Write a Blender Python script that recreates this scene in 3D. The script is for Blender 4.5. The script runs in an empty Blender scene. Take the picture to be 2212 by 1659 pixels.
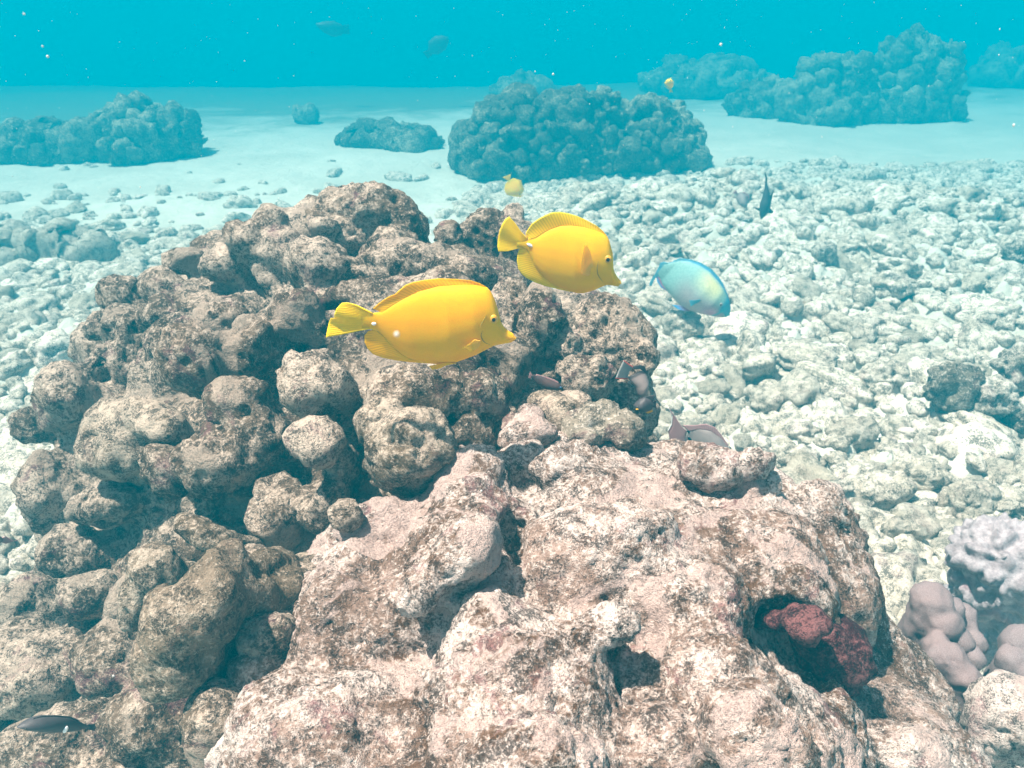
import bpy, math, random
import numpy as np
from mathutils import Vector, Matrix

# ------------------------------------------------------------------ camera, world, sun, exposure
SC = bpy.context.scene
COL = SC.collection
R = math.radians
CAM_Z, PITCH, FPX = 1.10, 25.5, 1737.0            # FPX: focal length in units of a 2212 px wide frame
PW, PH = 2212.0, 1659.0
cam_d = bpy.data.cameras.new("camera")
cam_d.sensor_width = 36.0
cam_d.lens = 36.0 * FPX / PW
cam_d.clip_start, cam_d.clip_end = 0.02, 400.0
cam_d.dof.use_dof = True
cam_d.dof.focus_distance = 0.88
cam_d.dof.aperture_fstop = 18.0
cam = bpy.data.objects.new("camera", cam_d)
cam.location = (0, 0, CAM_Z)
cam.rotation_euler = (R(90 - PITCH), 0, 0)
COL.objects.link(cam)
SC.camera = cam

SUN_DIR = Vector((-0.36, -0.10, 0.93)).normalized()      # towards the sun
SUN_EL = math.asin(SUN_DIR.z)
SUN_AZ = math.atan2(SUN_DIR.x, SUN_DIR.y)               # clockwise from +Y
world = bpy.data.worlds.new("World")
SC.world = world
world.use_nodes = True
wn = world.node_tree
bg = wn.nodes.get("Background") or wn.nodes.new("ShaderNodeBackground")
sky = wn.nodes.new("ShaderNodeTexSky")
sky.sky_type = 'NISHITA'
sky.sun_disc = False
sky.air_density, sky.dust_density, sky.ozone_density = 0.7, 5.0, 0.3
sky.sun_elevation = SUN_EL
sky.sun_rotation = SUN_AZ
wn.links.new(sky.outputs[0], bg.inputs[0])
bg.inputs[1].default_value = 0.05
sun_d = bpy.data.lights.new("sun", 'SUN')
sun_d.energy = 5.0
sun_d.angle = R(1.2)
sun_d.color = (1.0, 0.84, 0.72)
sun = bpy.data.objects.new("sun", sun_d)
sun.rotation_euler = (-SUN_DIR).to_track_quat('-Z', 'Y').to_euler()
sun.location = SUN_DIR * 20
COL.objects.link(sun)

SC.view_settings.view_transform = 'Standard'
SC.view_settings.look = 'None'
SC.view_settings.gamma = 1.0
SC.view_settings.exposure = 1.52
try:
    SC.cycles.use_denoising = True
    SC.cycles.max_bounces = 5
    SC.cycles.diffuse_bounces = 3
    SC.cycles.volume_bounces = 1
    SC.cycles.transparent_max_bounces = 8
except Exception:
    pass

HAZE_DENSITY = 0.205
HAZE_COLOR = (0.0, 0.265, 0.377)
HAZE_ABSORB = (0.0, 0.054, 0.075)

# ------------------------------------------------------------------ geometry helpers
CAMP = np.array([0.0, 0.0, CAM_Z])
_c, _s = math.cos(R(PITCH)), math.sin(R(PITCH))
FWD = np.array([0.0, _c, -_s]); RGT = np.array([1.0, 0, 0]); UPV = np.array([0.0, _s, _c])


def ray(x, y):
    return FWD + RGT * ((x - PW / 2) / FPX) + UPV * ((PH / 2 - y) / FPX)


def W(x, y, d):
    return CAMP + ray(x, y) * d


def G(x, y, z=0.0):
    r = ray(x, y)
    return CAMP + r * ((z - CAM_Z) / r[2])


def proj(p):
    q = np.asarray(p, float) - CAMP
    d = q @ FWD
    dd = np.where(np.abs(d) < 1e-6, 1e-6, d)
    return (q @ RGT) / dd * FPX + PW / 2, PH / 2 - (q @ UPV) / dd * FPX, d


def _hash(ix, iy, iz, seed):
    h = (ix.astype(np.uint32) * np.uint32(374761393)) ^ (iy.astype(np.uint32) * np.uint32(668265263)) ^ (iz.astype(np.uint32) * np.uint32(2147483647 - 58)) ^ np.uint32((seed * 1274126177) & 0xffffffff)
    h = (h ^ (h >> np.uint32(13))) * np.uint32(1274126177)
    h = (h ^ (h >> np.uint32(16))) * np.uint32(2246822519)
    h = h ^ (h >> np.uint32(15))
    return (h & np.uint32(0xffffff)).astype(np.float32) / 8388607.5 - 1.0


def noise(p, f, seed=0):
    q = np.asarray(p, np.float32) * f + 1000.0
    i = np.floor(q).astype(np.int64)
    t = q - i
    t = t * t * t * (t * (t * 6 - 15) + 10)
    x, y, z = i[:, 0], i[:, 1], i[:, 2]
    out = 0
    for a in (0, 1):
        wx = t[:, 0] if a else 1 - t[:, 0]
        for b in (0, 1):
            wy = t[:, 1] if b else 1 - t[:, 1]
            for c in (0, 1):
                wz = t[:, 2] if c else 1 - t[:, 2]
                out = out + wx * wy * wz * _hash(x + a, y + b, z + c, seed)
    return out


def fbm(p, f, oct=3, seed=0, gain=0.5):
    a, o, n = 1.0, 0, 0
    for k in range(oct):
        o = o + a * noise(p, f, seed + k); n += a
        a *= gain; f *= 2.03
    return o / n


def worley(p, f, seed=0):
    """distance to the nearest jittered cell point, 0..~1"""
    q = np.asarray(p, np.float32) * f + 500.0
    i = np.floor(q).astype(np.int64)
    best = np.full(len(q), 9.0, np.float32)
    for a in (-1, 0, 1):
        for b in (-1, 0, 1):
            for c in (-1, 0, 1):
                x, y, z = i[:, 0] + a, i[:, 1] + b, i[:, 2] + c
                dx = x + .5 + .45 * _hash(x, y, z, seed) - q[:, 0]
                dy = y + .5 + .45 * _hash(x, y, z, seed + 7) - q[:, 1]
                dz = z + .5 + .45 * _hash(x, y, z, seed + 13) - q[:, 2]
                best = np.minimum(best, dx * dx + dy * dy + dz * dz)
    return np.sqrt(best)


def make_mesh(name, v, f, smooth=True, uv=None, colors=None):
    v = np.asarray(v, np.float32)
    me = bpy.data.meshes.new(name)
    me.vertices.add(len(v))
    me.vertices.foreach_set("co", v.ravel())
    if isinstance(f, np.ndarray):
        n, k = f.shape
        me.loops.add(n * k)
        me.loops.foreach_set("vertex_index", f.astype(np.int32).ravel())
        me.polygons.add(n)
        me.polygons.foreach_set("loop_start", np.arange(0, n * k, k, dtype=np.int32))
        me.update(calc_edges=True)
    else:
        me = bpy.data.meshes.new(name)
        me.from_pydata([tuple(map(float, q)) for q in v], [], f)
    me.validate()
    if smooth:
        me.polygons.foreach_set("use_smooth", [True] * len(me.polygons))
    if uv is not None:
        lay = me.uv_layers.new(name="UVMap")
        vi = np.empty(len(me.loops), np.int32)
        me.loops.foreach_get("vertex_index", vi)
        lay.data.foreach_set("uv", np.asarray(uv, np.float32)[vi].ravel())
    if colors is not None:
        ca = me.color_attributes.new("pattern", 'FLOAT_COLOR', 'POINT')
        c4 = np.ones((len(v), 4), np.float32); c4[:, :3] = colors
        ca.data.foreach_set("color", c4.ravel())
    me.update()
    return me


def link(name, me, mat=None, parent=None, loc=None):
    o = bpy.data.objects.new(name, me)
    COL.objects.link(o)
    if mat is not None and me is not None:
        me.materials.append(mat)
    if parent is not None:
        o.parent = parent
    if loc is not None:
        o.location = loc
    return o


def tag(o, label=None, cat=None, group=None, kind=None):
    if label: o["label"] = label
    if cat: o["category"] = cat
    if group: o["group"] = group
    if kind: o["kind"] = kind
    return o


def vnormals(v, f):
    n = np.zeros_like(v)
    a = v[f[:, 2]] - v[f[:, 0]]
    b = v[f[:, 3 if f.shape[1] == 4 else 1]] - v[f[:, 1 if f.shape[1] == 4 else 0]]
    fn = np.cross(a, b) if f.shape[1] == 4 else np.cross(b, a)
    for k in range(f.shape[1]):
        for c in range(3):
            n[:, c] += np.bincount(f[:, k], fn[:, c], len(v))
    return n / (np.linalg.norm(n, axis=1, keepdims=True) + 1e-12)


# ---- implicit rock: smooth union of ellipsoids / capsules, meshed with surface nets
class Rock:
    def __init__(self):
        self.prims = []

    def ell(self, c, r, ax=None, k=0.02, sub=False):
        """ellipsoid, centre c, radii r along axes ax (rows)"""
        self.prims.append(('e', np.asarray(c, float), np.asarray(r, float), np.eye(3) if ax is None else np.asarray(ax, float), k, sub))

    def cone(self, a, b, ra, rb, k=0.02):
        self.prims.append(('c', np.asarray(a, float), np.asarray(b, float), ra, rb, k))

    def mesh(self, res, floor=None):
        lo, hi = np.full(3, 1e9), np.full(3, -1e9)
        boxes = []
        for p in self.prims:
            if p[0] == 'e':
                ext = np.sqrt(((p[3] * p[2][:, None]) ** 2).sum(0))
                a, b = p[1] - ext, p[1] + ext
            else:
                a = np.minimum(p[1] - p[3], p[2] - p[4]); b = np.maximum(p[1] + p[3], p[2] + p[4])
            boxes.append((a, b))
            if not (p[0] == 'e' and p[5]):
                lo = np.minimum(lo, a); hi = np.maximum(hi, b)
        if floor is not None:
            lo[2] = max(lo[2], floor)
        lo = lo - 4 * res; hi = hi + 4 * res
        n = np.ceil((hi - lo) / res).astype(int) + 1
        F = np.full(n, 1.0, np.float32)
        for p, (a, b) in zip(self.prims, boxes):
            k = p[4] if p[0] == 'e' else p[5]
            m = k + 3 * res
            i0 = np.clip(np.floor((a - m - lo) / res).astype(int), 0, n - 1)
            i1 = np.clip(np.ceil((b + m - lo) / res).astype(int) + 1, 0, n)
            if np.any(i1 <= i0):
                continue
            X = (lo[0] + np.arange(i0[0], i1[0]) * res)[:, None, None]
            Y = (lo[1] + np.arange(i0[1], i1[1]) * res)[None, :, None]
            Z = (lo[2] + np.arange(i0[2], i1[2]) * res)[None, None, :]
            sl = F[i0[0]:i1[0], i0[1]:i1[1], i0[2]:i1[2]]
            if p[0] == 'e':
                x, y, z = X - p[1][0], Y - p[1][1], Z - p[1][2]
                s0 = s1 = 0
                for j in range(3):
                    q = x * p[3][j, 0] + y * p[3][j, 1] + z * p[3][j, 2]
                    s0 = s0 + (q / p[2][j]) ** 2; s1 = s1 + (q / p[2][j] ** 2) ** 2
                k0 = np.sqrt(s0); d = k0 * (k0 - 1) / (np.sqrt(s1) + 1e-9)
                d = np.where(k0 < 1e-4, -p[2].min(), d)
            else:
                ab = p[2] - p[1]; L = ab @ ab
                t = ((X - p[1][0]) * ab[0] + (Y - p[1][1]) * ab[1] + (Z - p[1][2]) * ab[2]) / L
                t = np.clip(t, 0, 1)
                d = np.sqrt((X - p[1][0] - t * ab[0]) ** 2 + (Y - p[1][1] - t * ab[1]) ** 2 + (Z - p[1][2] - t * ab[2]) ** 2) - (p[3] + (p[4] - p[3]) * t)
            d = d.astype(np.float32)
            if p[0] == 'e' and p[5]:
                h = np.clip(0.5 - 0.5 * (sl + d) / k, 0, 1)
                sl[...] = sl * (1 - h) + (-d) * h + k * h * (1 - h)
            else:
                h = np.clip(0.5 + 0.5 * (sl - d) / k, 0, 1)
                sl[...] = sl * (1 - h) + d * h - k * h * (1 - h)
        F[0], F[-1], F[:, 0], F[:, -1], F[:, :, 0], F[:, :, -1] = (np.maximum(q, res * .5) for q in (F[0], F[-1], F[:, 0], F[:, -1], F[:, :, 0], F[:, :, -1]))
        return surface_nets(F, lo, res)


def surface_nets(F, lo, res):
    S = F < 0
    c = np.zeros(np.array(F.shape) - 1, np.uint8)
    for a in (0, 1):
        for b in (0, 1):
            for d in (0, 1):
                c += S[a:S.shape[0] - 1 + a, b:S.shape[1] - 1 + b, d:S.shape[2] - 1 + d]
    act = (c > 0) & (c < 8)
    I = np.argwhere(act)
    idx = np.full(act.shape, -1, np.int64)
    idx[act] = np.arange(len(I))
    acc = np.zeros((len(I), 3)); cnt = np.zeros(len(I))
    cor = [(a, b, d) for a in (0, 1) for b in (0, 1) for d in (0, 1)]
    for A in cor:
        for ax in range(3):
            if A[ax]: continue
            B = list(A); B[ax] = 1
            fa = F[I[:, 0] + A[0], I[:, 1] + A[1], I[:, 2] + A[2]]
            fb = F[I[:, 0] + B[0], I[:, 1] + B[1], I[:, 2] + B[2]]
            m = (fa < 0) != (fb < 0)
            t = np.where(m, fa / np.where(m, fa - fb, 1), 0)
            for j in range(3):
                acc[:, j] += np.where(m, A[j] + (t if j == ax else 0), 0)
            cnt += m
    v = lo + (I + acc / cnt[:, None]) * res
    quads = []
    for ax in range(3):
        o1, o2 = [(1, 2), (2, 0), (0, 1)][ax]
        sl0 = [slice(None)] * 3; sl1 = [slice(None)] * 3
        sl0[ax] = slice(0, -1); sl1[ax] = slice(1, None)
        ch = S[tuple(sl0)] != S[tuple(sl1)]
        E = np.argwhere(ch)
        E = E[(E[:, o1] > 0) & (E[:, o2] > 0) & (E[:, o1] < S.shape[o1] - 1) & (E[:, o2] < S.shape[o2] - 1)]
        ins = S[E[:, 0], E[:, 1], E[:, 2]]
        q = []
        for (u, w) in ((-1, -1), (0, -1), (0, 0), (-1, 0)):
            J = E.copy(); J[:, o1] += u; J[:, o2] += w
            q.append(idx[J[:, 0], J[:, 1], J[:, 2]])
        q = np.stack(q, 1)
        q[~ins] = q[~ins][:, ::-1]
        quads.append(q)
    q = np.concatenate(quads)
    return v, q[(q >= 0).all(1)]


def roughen(v, f, layers, seed=0):
    """layers: (kind, frequency, amplitude)"""
    n = vnormals(v, f)
    d = np.zeros(len(v))
    for j, (kind, fr, am) in enumerate(layers):
        if kind == 'n':
            d += am * fbm(v, fr, 2, seed + 11 * j)
        elif kind == 'b':                       # billow: rounded lumps, sharp creases
            d += am * (1 - 2 * np.minimum(1, worley(v + 0.02 * np.stack([noise(v, fr * .7, 50), noise(v, fr * .7, 51), noise(v, fr * .7, 52)], 1), fr, seed + 11 * j)) ** 1.0)
        elif kind == 'p':                       # pits
            w = worley(v, fr, seed + 11 * j)
            d -= am * np.clip(1 - w / 0.42, 0, 1) ** .6 * (fbm(v, fr * .25, 2, seed + 5) > -0.05)
        elif kind == 'r':                       # ridged turf
            d += am * (1 - 2 * np.abs(fbm(v, fr, 2, seed + 11 * j)))
    return v + n * d[:, None]


def finish_rock(name, v, f, mat, label, cat, base=None, group=None, parent=None):
    b = np.array([v[:, 0].mean(), v[:, 1].mean(), v[:, 2].min()]) if base is None else np.asarray(base)
    o = link(name, make_mesh(name, v - b, f), mat, parent)
    o.location = b if parent is None else b - np.array(parent.location)
    if parent is None:
        tag(o, label, cat, group)
    elif label:
        o["label"] = label
    return o


# ------------------------------------------------------------------ materials
def mat_new(name):
    m = bpy.data.materials.new(name)
    m.use_nodes = True
    nt = m.node_tree
    return m, nt, nt.nodes["Principled BSDF"]


class NT:
    def __init__(self, nt): self.nt = nt
    def n(self, t, **kw):
        q = self.nt.nodes.new(t)
        for k, v in kw.items():
            setattr(q, k, v)
        return q
    def l(self, a, b): self.nt.links.new(a, b)
    def noise(self, co, scale, detail=4, rough=.6, dist=0.0):
        q = self.n("ShaderNodeTexNoise")
        q.inputs["Scale"].default_value = scale; q.inputs["Detail"].default_value = detail
        q.inputs["Roughness"].default_value = rough; q.inputs["Distortion"].default_value = dist
        self.l(co, q.inputs["Vector"]); return q.outputs["Fac"]
    def vor(self, co, scale, feature='F1', out="Distance"):
        q = self.n("ShaderNodeTexVoronoi", feature=feature)
        q.inputs["Scale"].default_value = scale
        self.l(co, q.inputs["Vector"]); return q.outputs[out]
    def ramp(self, fac, stops):
        q = self.n("ShaderNodeValToRGB")
        e = q.color_ramp.elements
        while len(e) < len(stops): e.new(0.5)
        for a, (p, c) in zip(e, stops):
            a.position = p; a.color = (c, c, c, 1) if isinstance(c, (int, float)) else (*c, 1)
        self.l(fac, q.inputs[0]); return q.outputs[0]
    def mix(self, fac, a, b, mode='MIX'):
        q = self.n("ShaderNodeMix", data_type='RGBA', blend_type=mode)
        for i, v in ((0, fac), (6, a), (7, b)):
            if isinstance(v, (int, float)): q.inputs[i].default_value = v
            elif isinstance(v, tuple): q.inputs[i].default_value = (*v, 1)
            else: self.l(v, q.inputs[i])
        return q.outputs[2]
    def math(self, op, a, b=0.0):
        q = self.n("ShaderNodeMath", operation=op)
        for i, v in ((0, a), (1, b)):
            if isinstance(v, (int, float)): q.inputs[i].default_value = v
            else: self.l(v, q.inputs[i])
        return q.outputs[0]
    def bump(self, h, strength, dist, normal=None):
        q = self.n("ShaderNodeBump")
        q.inputs["Strength"].default_value = strength; q.inputs["Distance"].default_value = dist
        self.l(h, q.inputs["Height"])
        if normal is not None: self.l(normal, q.inputs["Normal"])
        return q.outputs[0]
    def objco(self, offset=True):
        co = self.n("ShaderNodeTexCoord").outputs["Object"]
        if not offset: return co
        oi = self.n("ShaderNodeObjectInfo")
        m = self.n("ShaderNodeVectorMath", operation='ADD')
        s = self.math('MULTIPLY', oi.outputs["Random"], 37.0)
        self.l(co, m.inputs[0]); self.l(s, m.inputs[1])
        return m.outputs[0]


def reef_mat(name, pale, mid, dark, brown, purple, patch=0.5, scale=1.0, fine=1.0, purple_amt=.5, green=None, crust=None, tone=None):
    m, nt, b = mat_new(name)
    t = NT(nt); co = t.objco()
    s = scale
    big = t.noise(co, 5 * s, 4, .6, .6)
    med = t.noise(co, 22 * s, 5, .68, .5)
    spk = t.noise(co, 150 * s, 4, .75)
    spk2 = t.noise(co, 330 * s, 3, .8)
    # large zones of turf against bare carbonate
    zone = t.math('ADD', t.math('MULTIPLY', big, .65), t.math('MULTIPLY', med, .55))
    zf = t.ramp(zone, [(patch - .14, 0), (patch + .09, 1)])
    c = t.mix(zf, brown, mid)
    low = t.noise(co, 3.2 * s, 3, .5, .8)
    pf = t.ramp(t.math('ADD', t.math('ADD', t.math('MULTIPLY', med, .4), t.math('MULTIPLY', spk, .55)), t.math('MULTIPLY', low, .42)), [(.63, 0), (.75, 1)])
    c = t.mix(pf, c, pale)
    df = t.ramp(t.math('ADD', t.math('MULTIPLY', t.noise(co, 40 * s, 5, .7), .55), t.math('MULTIPLY', spk2, .45)), [(.425, 1), (.515, 0)])
    c = t.mix(t.math('MULTIPLY', df, .85), c, dark)
    wf = t.ramp(t.math('ADD', t.math('MULTIPLY', spk, .5), t.math('MULTIPLY', spk2, .5)), [(.55, 0), (.66, 1)])
    c = t.mix(t.math('MULTIPLY', wf, .8), c, pale)
    pu = t.ramp(t.noise(co, 13 * s, 4, .65, .8), [(.58, 0), (.66, purple_amt)])
    c = t.mix(t.math('MULTIPLY', pu, t.ramp(spk, [(.35, 1), (.65, .25)])), c, purple)
    if crust is not None:
        cf = t.ramp(t.noise(co, 7.5 * s, 4, .55, 1.2), [(.555, 0), (.585, 1)])
        c = t.mix(t.math('MULTIPLY', cf, t.ramp(spk2, [(.30, .25), (.55, .9)])), c, crust)
    if green is not None:
        gf = t.ramp(t.noise(co, 9 * s, 3, .6, .5), [(.60, 0), (.68, .6)])
        c = t.mix(gf, c, green)
    if tone:
        rn = t.n("ShaderNodeObjectInfo").outputs["Random"]
        c = t.mix(t.ramp(rn, [(0, .55), (.25, .3), (.6, .0)]), c, tone)
    t.l(c, b.inputs["Base Color"])
    b.inputs["Roughness"].default_value = .9
    b.inputs["Specular IOR Level"].default_value = .15
    h = t.math('ADD', t.math('MULTIPLY', spk, .6), t.math('MULTIPLY', spk2, .35))
    n1 = t.bump(med, .55, .020 / s)
    n2 = t.bump(h, min(1.0, .9 * fine), .0075 * max(1.0, fine) / s, n1)
    t.l(n2, b.inputs["Normal"])
    return m


M_mound = reef_mat("turf_covered_coral", (.56, .45, .37), (.175, .122, .086), (.010, .007, .006), (.040, .025, .015), (.19, .075, .095), .585, 1.0, 1.4, .7, crust=(.37, .29, .235))
M_front = reef_mat("bare_pink_coral_rock", (.78, .655, .60), (.43, .305, .255), (.026, .015, .011), (.135, .070, .038), (.40, .20, .21), .615, 1.25, 1.8, .55, crust=(.58, .44, .40))
M_pale = reef_mat("pale_encrusted_coral", (.48, .39, .315), (.225, .17, .125), (.019, .013, .009), (.092, .060, .034), (.2, .10, .10), .56, 1.1, 1.1, .3)
M_rubble = reef_mat("coral_rubble", (.84, .74, .645), (.66, .565, .47), (.06, .05, .04), (.28, .235, .17), (.38, .21, .21), .52, 1.1, 1.3, .4, tone=(.24, .20, .15))
M_far = reef_mat("distant_reef_coral", (.34, .31, .23), (.085, .08, .06), (.02, .02, .018), (.05, .048, .036), (.10, .07, .07), .57, .45, .6, .2)
M_darkrock = reef_mat("dark_algae_rock", (.60, .53, .46), (.26, .22, .175), (.03, .026, .022), (.10, .08, .056), (.2, .09, .1), .58, .9, 1.0, .5)
M_sponge = reef_mat("red_encrusting_sponge", (.22, .09, .09), (.045, .008, .012), (.007, .003, .004), (.022, .005, .007), (.07, .014, .022), .5, 1.3, 1.2, .5)


def finger_mat():
    m, nt, b = mat_new("brown_lobe_coral_skin")
    t = NT(nt); co = t.objco()
    v = t.vor(co, 800)
    c = t.mix(t.ramp(v, [(.15, 1), (.6, 0)]), (.20, .155, .16), (.30, .24, .25))
    c = t.mix(t.ramp(t.noise(co, 14, 4, .6), [(.35, 0), (.7, .6)]), c, (.23, .155, .15))
    t.l(c, b.inputs["Base Color"])
    b.inputs["Roughness"].default_value = .75
    b.inputs["Specular IOR Level"].default_value = .2
    t.l(t.bump(v, .5, .0015), b.inputs["Normal"])
    return m


M_finger = finger_mat()


def nodule_mat():
    m, nt, b = mat_new("white_nodular_coral_skin")
    t = NT(nt); co = t.objco()
    f = t.noise(co, 60, 5, .7)
    c = t.mix(t.ramp(f, [(.38, 0), (.62, 1)]), (.21, .175, .19), (.39, .345, .37))
    c = t.mix(t.ramp(t.noise(co, 9, 3, .6), [(.60, 0), (.70, .6)]), c, (.28, .12, .15))
    t.l(c, b.inputs["Base Color"])
    b.inputs["Roughness"].default_value = .85
    t.l(t.bump(t.noise(co, 260, 3, .7), .7, .003), b.inputs["Normal"])
    return m


M_nodule = nodule_mat()


def sand_mat():
    m, nt, b = mat_new("coral_sand")
    t = NT(nt); co = t.n("ShaderNodeTexCoord").outputs["Object"]
    c = t.mix(t.ramp(t.noise(co, 1.3, 5, .62, .5), [(.35, 0), (.65, 1)]), (.51, .48, .415), (.62, .585, .515))
    c = t.mix(t.math('MULTIPLY', t.ramp(t.noise(co, 11, 5, .7, .6), [(.50, 0), (.62, 1)]), .35), c, (.50, .49, .42))
    c = t.mix(t.ramp(t.noise(co, 80, 4, .75), [(.60, 0), (.70, .5)]), c, (.30, .28, .25))
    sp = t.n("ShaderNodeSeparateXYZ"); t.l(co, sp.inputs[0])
    haze_fade = t.n("ShaderNodeMapRange"); haze_fade.inputs[1].default_value = 6.8; haze_fade.inputs[2].default_value = 12.5
    t.l(t.math('SUBTRACT', sp.outputs[1], t.math('MULTIPLY', sp.outputs[0], .30)), haze_fade.inputs[0])
    patch = t.math('ADD', t.noise(co, .9, 6, .7, .6), t.math('SUBTRACT', t.math('MULTIPLY', haze_fade.outputs[0], .75), .35))
    c = t.mix(t.ramp(patch, [(.40, 0), (.68, 1)]), c, (.19, .19, .14))          # far sand darkened in noisy patches: haze fade painted into its colour
    t.l(c, b.inputs["Base Color"])
    b.inputs["Roughness"].default_value = .95
    b.inputs["Specular IOR Level"].default_value = .1
    n1 = t.bump(t.noise(co, 9, 5, .65, .4), .7, .04)
    t.l(t.bump(t.noise(co, 70, 4, .7), .7, .01, n1), b.inputs["Normal"])
    return m


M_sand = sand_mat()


def simple_mat(name, col, rough=.5, spec=.3, col2=None, sc=40, bump=0.0):
    m, nt, b = mat_new(name)
    t = NT(nt); co = t.objco()
    if col2 is not None:
        t.l(t.mix(t.ramp(t.noise(co, sc, 4, .6), [(.35, 0), (.68, 1)]), col, col2), b.inputs["Base Color"])
    else:
        b.inputs["Base Color"].default_value = (*col, 1)
    b.inputs["Roughness"].default_value = rough
    b.inputs["Specular IOR Level"].default_value = spec
    if bump:
        t.l(t.bump(t.noise(co, sc * 8, 3, .7), bump, .001), b.inputs["Normal"])
    return m


def fish_skin(name, col, col2, sc=25, rough=.45, scales=900, sss=0.0):
    m, nt, b = mat_new(name)
    t = NT(nt); co = t.objco()
    c = t.mix(t.ramp(t.noise(co, sc, 3, .5), [(.3, 0), (.7, 1)]), col, col2)
    v = t.vor(co, scales)
    c = t.mix(t.math('MULTIPLY', t.ramp(v, [(.2, 0), (.8, 1)]), .12), c, tuple(q * .6 for q in col))
    t.l(c, b.inputs["Base Color"])
    b.inputs["Roughness"].default_value = rough
    b.inputs["Specular IOR Level"].default_value = .25
    t.l(t.bump(v, .25, .0006), b.inputs["Normal"])
    if sss:
        b.inputs["Subsurface Weight"].default_value = sss
        b.inputs["Subsurface Radius"].default_value = (1.0, .6, .1)
        b.inputs["Subsurface Scale"].default_value = .012
    return m


def fin_mat(name, root, tip, rays=30, line=.55, trans=.35, edge=.9):
    """UV: u along the base, v from root to tip"""
    m, nt, b = mat_new(name)
    t = NT(nt)
    uv = t.n("ShaderNodeTexCoord").outputs["UV"]
    sp = t.n("ShaderNodeSeparateXYZ"); t.l(uv, sp.inputs[0])
    c = t.mix(t.ramp(sp.outputs[1], [(.05, 0), (.95, 1)]), root, tip)
    w = t.math('SINE', t.math('MULTIPLY', sp.outputs[0], rays * 6.2832))
    lf = t.math('MULTIPLY', t.ramp(t.math('ADD', t.math('MULTIPLY', w, .5), .5), [(.0, 1), (.5, 0)]), line)
    c = t.mix(lf, c, tuple(q * .45 for q in root))
    t.l(c, b.inputs["Base Color"])
    b.inputs["Roughness"].default_value = .5
    b.inputs["Specular IOR Level"].default_value = .2
    t.l(t.ramp(sp.outputs[1], [(.45, 1.0), (1.0, edge)]), b.inputs["Alpha"])
    b.inputs["Subsurface Weight"].default_value = trans * 1.8
    b.inputs["Subsurface Radius"].default_value = (1.0, 1.0, 1.0)
    b.inputs["Subsurface Scale"].default_value = .002
    return m


def vcol_mat(name, rough=.45, scales=300, dark=(.05, .12, .16), sss=0.0, amt=.18):
    m, nt, b = mat_new(name)
    t = NT(nt); co = t.objco()
    a = t.n("ShaderNodeAttribute", attribute_name="pattern")
    v = t.vor(co, scales)
    c = t.mix(t.math('MULTIPLY', t.ramp(v, [(.25, 0), (.8, 1)]), amt), a.outputs["Color"], dark)
    t.l(c, b.inputs["Base Color"])
    b.inputs["Roughness"].default_value = rough
    t.l(t.bump(v, .3, .001), b.inputs["Normal"])
    if sss:
        b.inputs["Subsurface Weight"].default_value = sss
        b.inputs["Subsurface Radius"].default_value = (1.0, .6, .1)
        b.inputs["Subsurface Scale"].default_value = .012
        b.inputs["Specular IOR Level"].default_value = .18
    return m


# ------------------------------------------------------------------ sea floor
def floor_height(x, y):
    p = np.stack([x, y, np.zeros_like(x)], -1).reshape(-1, 3)
    h = .05 * fbm(p, .55, 3, 3) + .018 * fbm(p, 2.3, 3, 8) + .006 * fbm(p, 9, 2, 21)
    h = h.reshape(x.shape)
    dist = np.hypot(x, y)
    # rubble bed on the right side is lumpy
    w = np.clip((x - .05 * y + .1) / .8, 0, 1) * np.clip((6.5 - y) / 2.5, 0, 1)
    w = np.maximum(w, .8 * np.clip((-x - .2 * y) / .5, 0, 1) * np.clip((4.2 - y) / 1.2, 0, 1))
    lump = (1 - np.minimum(1, worley(p * np.array([1, 1, 1]), 7.0, 4))).reshape(x.shape)
    lump2 = (1 - np.minimum(1, worley(p, 15.0, 9))).reshape(x.shape)
    h = h + w * (.12 * (lump - .4) + .07 * (lump2 - .4))
    # low pale mounds in front of the middle reef
    for (cx, cy, r, a) in ((.42, 4.5, .45, .16), (1.25, 4.7, .4, .14), (-.1, 3.6, .5, .06), (2.3, 4.2, .8, .12)):
        h = h + a * np.exp(-((x - cx) ** 2 + (y - cy) ** 2) / r ** 2)
    far = np.clip(y - .35 * np.clip(x, 0, 6) - 6.5, 0, None)          # the sand falls away towards deeper water
    h = h - .0040 * far ** 2
    return h - .02


def build_floor():
    rr = np.concatenate([np.linspace(.02, 1.2, 30), np.linspace(1.22, 6.5, 300), np.geomspace(6.6, 90, 100)])
    th = np.concatenate([np.linspace(-math.pi, -.75, 40)[:-1], np.linspace(-.75, .75, 380), np.linspace(.75, math.pi, 40)[1:]])
    Rg, T = np.meshgrid(rr, th, indexing='ij')
    x, y = Rg * np.sin(T), Rg * np.cos(T)
    z = floor_height(x, y)
    v = np.stack([x, y, z], -1).reshape(-1, 3)
    nr, nt = Rg.shape
    i = np.arange(nr - 1)[:, None] * nt + np.arange(nt - 1)[None, :]
    q = np.stack([i, i + nt, i + nt + 1, i + 1], -1).reshape(-1, 4)[:, ::-1]
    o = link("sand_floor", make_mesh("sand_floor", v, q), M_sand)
    tag(o, kind="structure")
    return o


build_floor()

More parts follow.
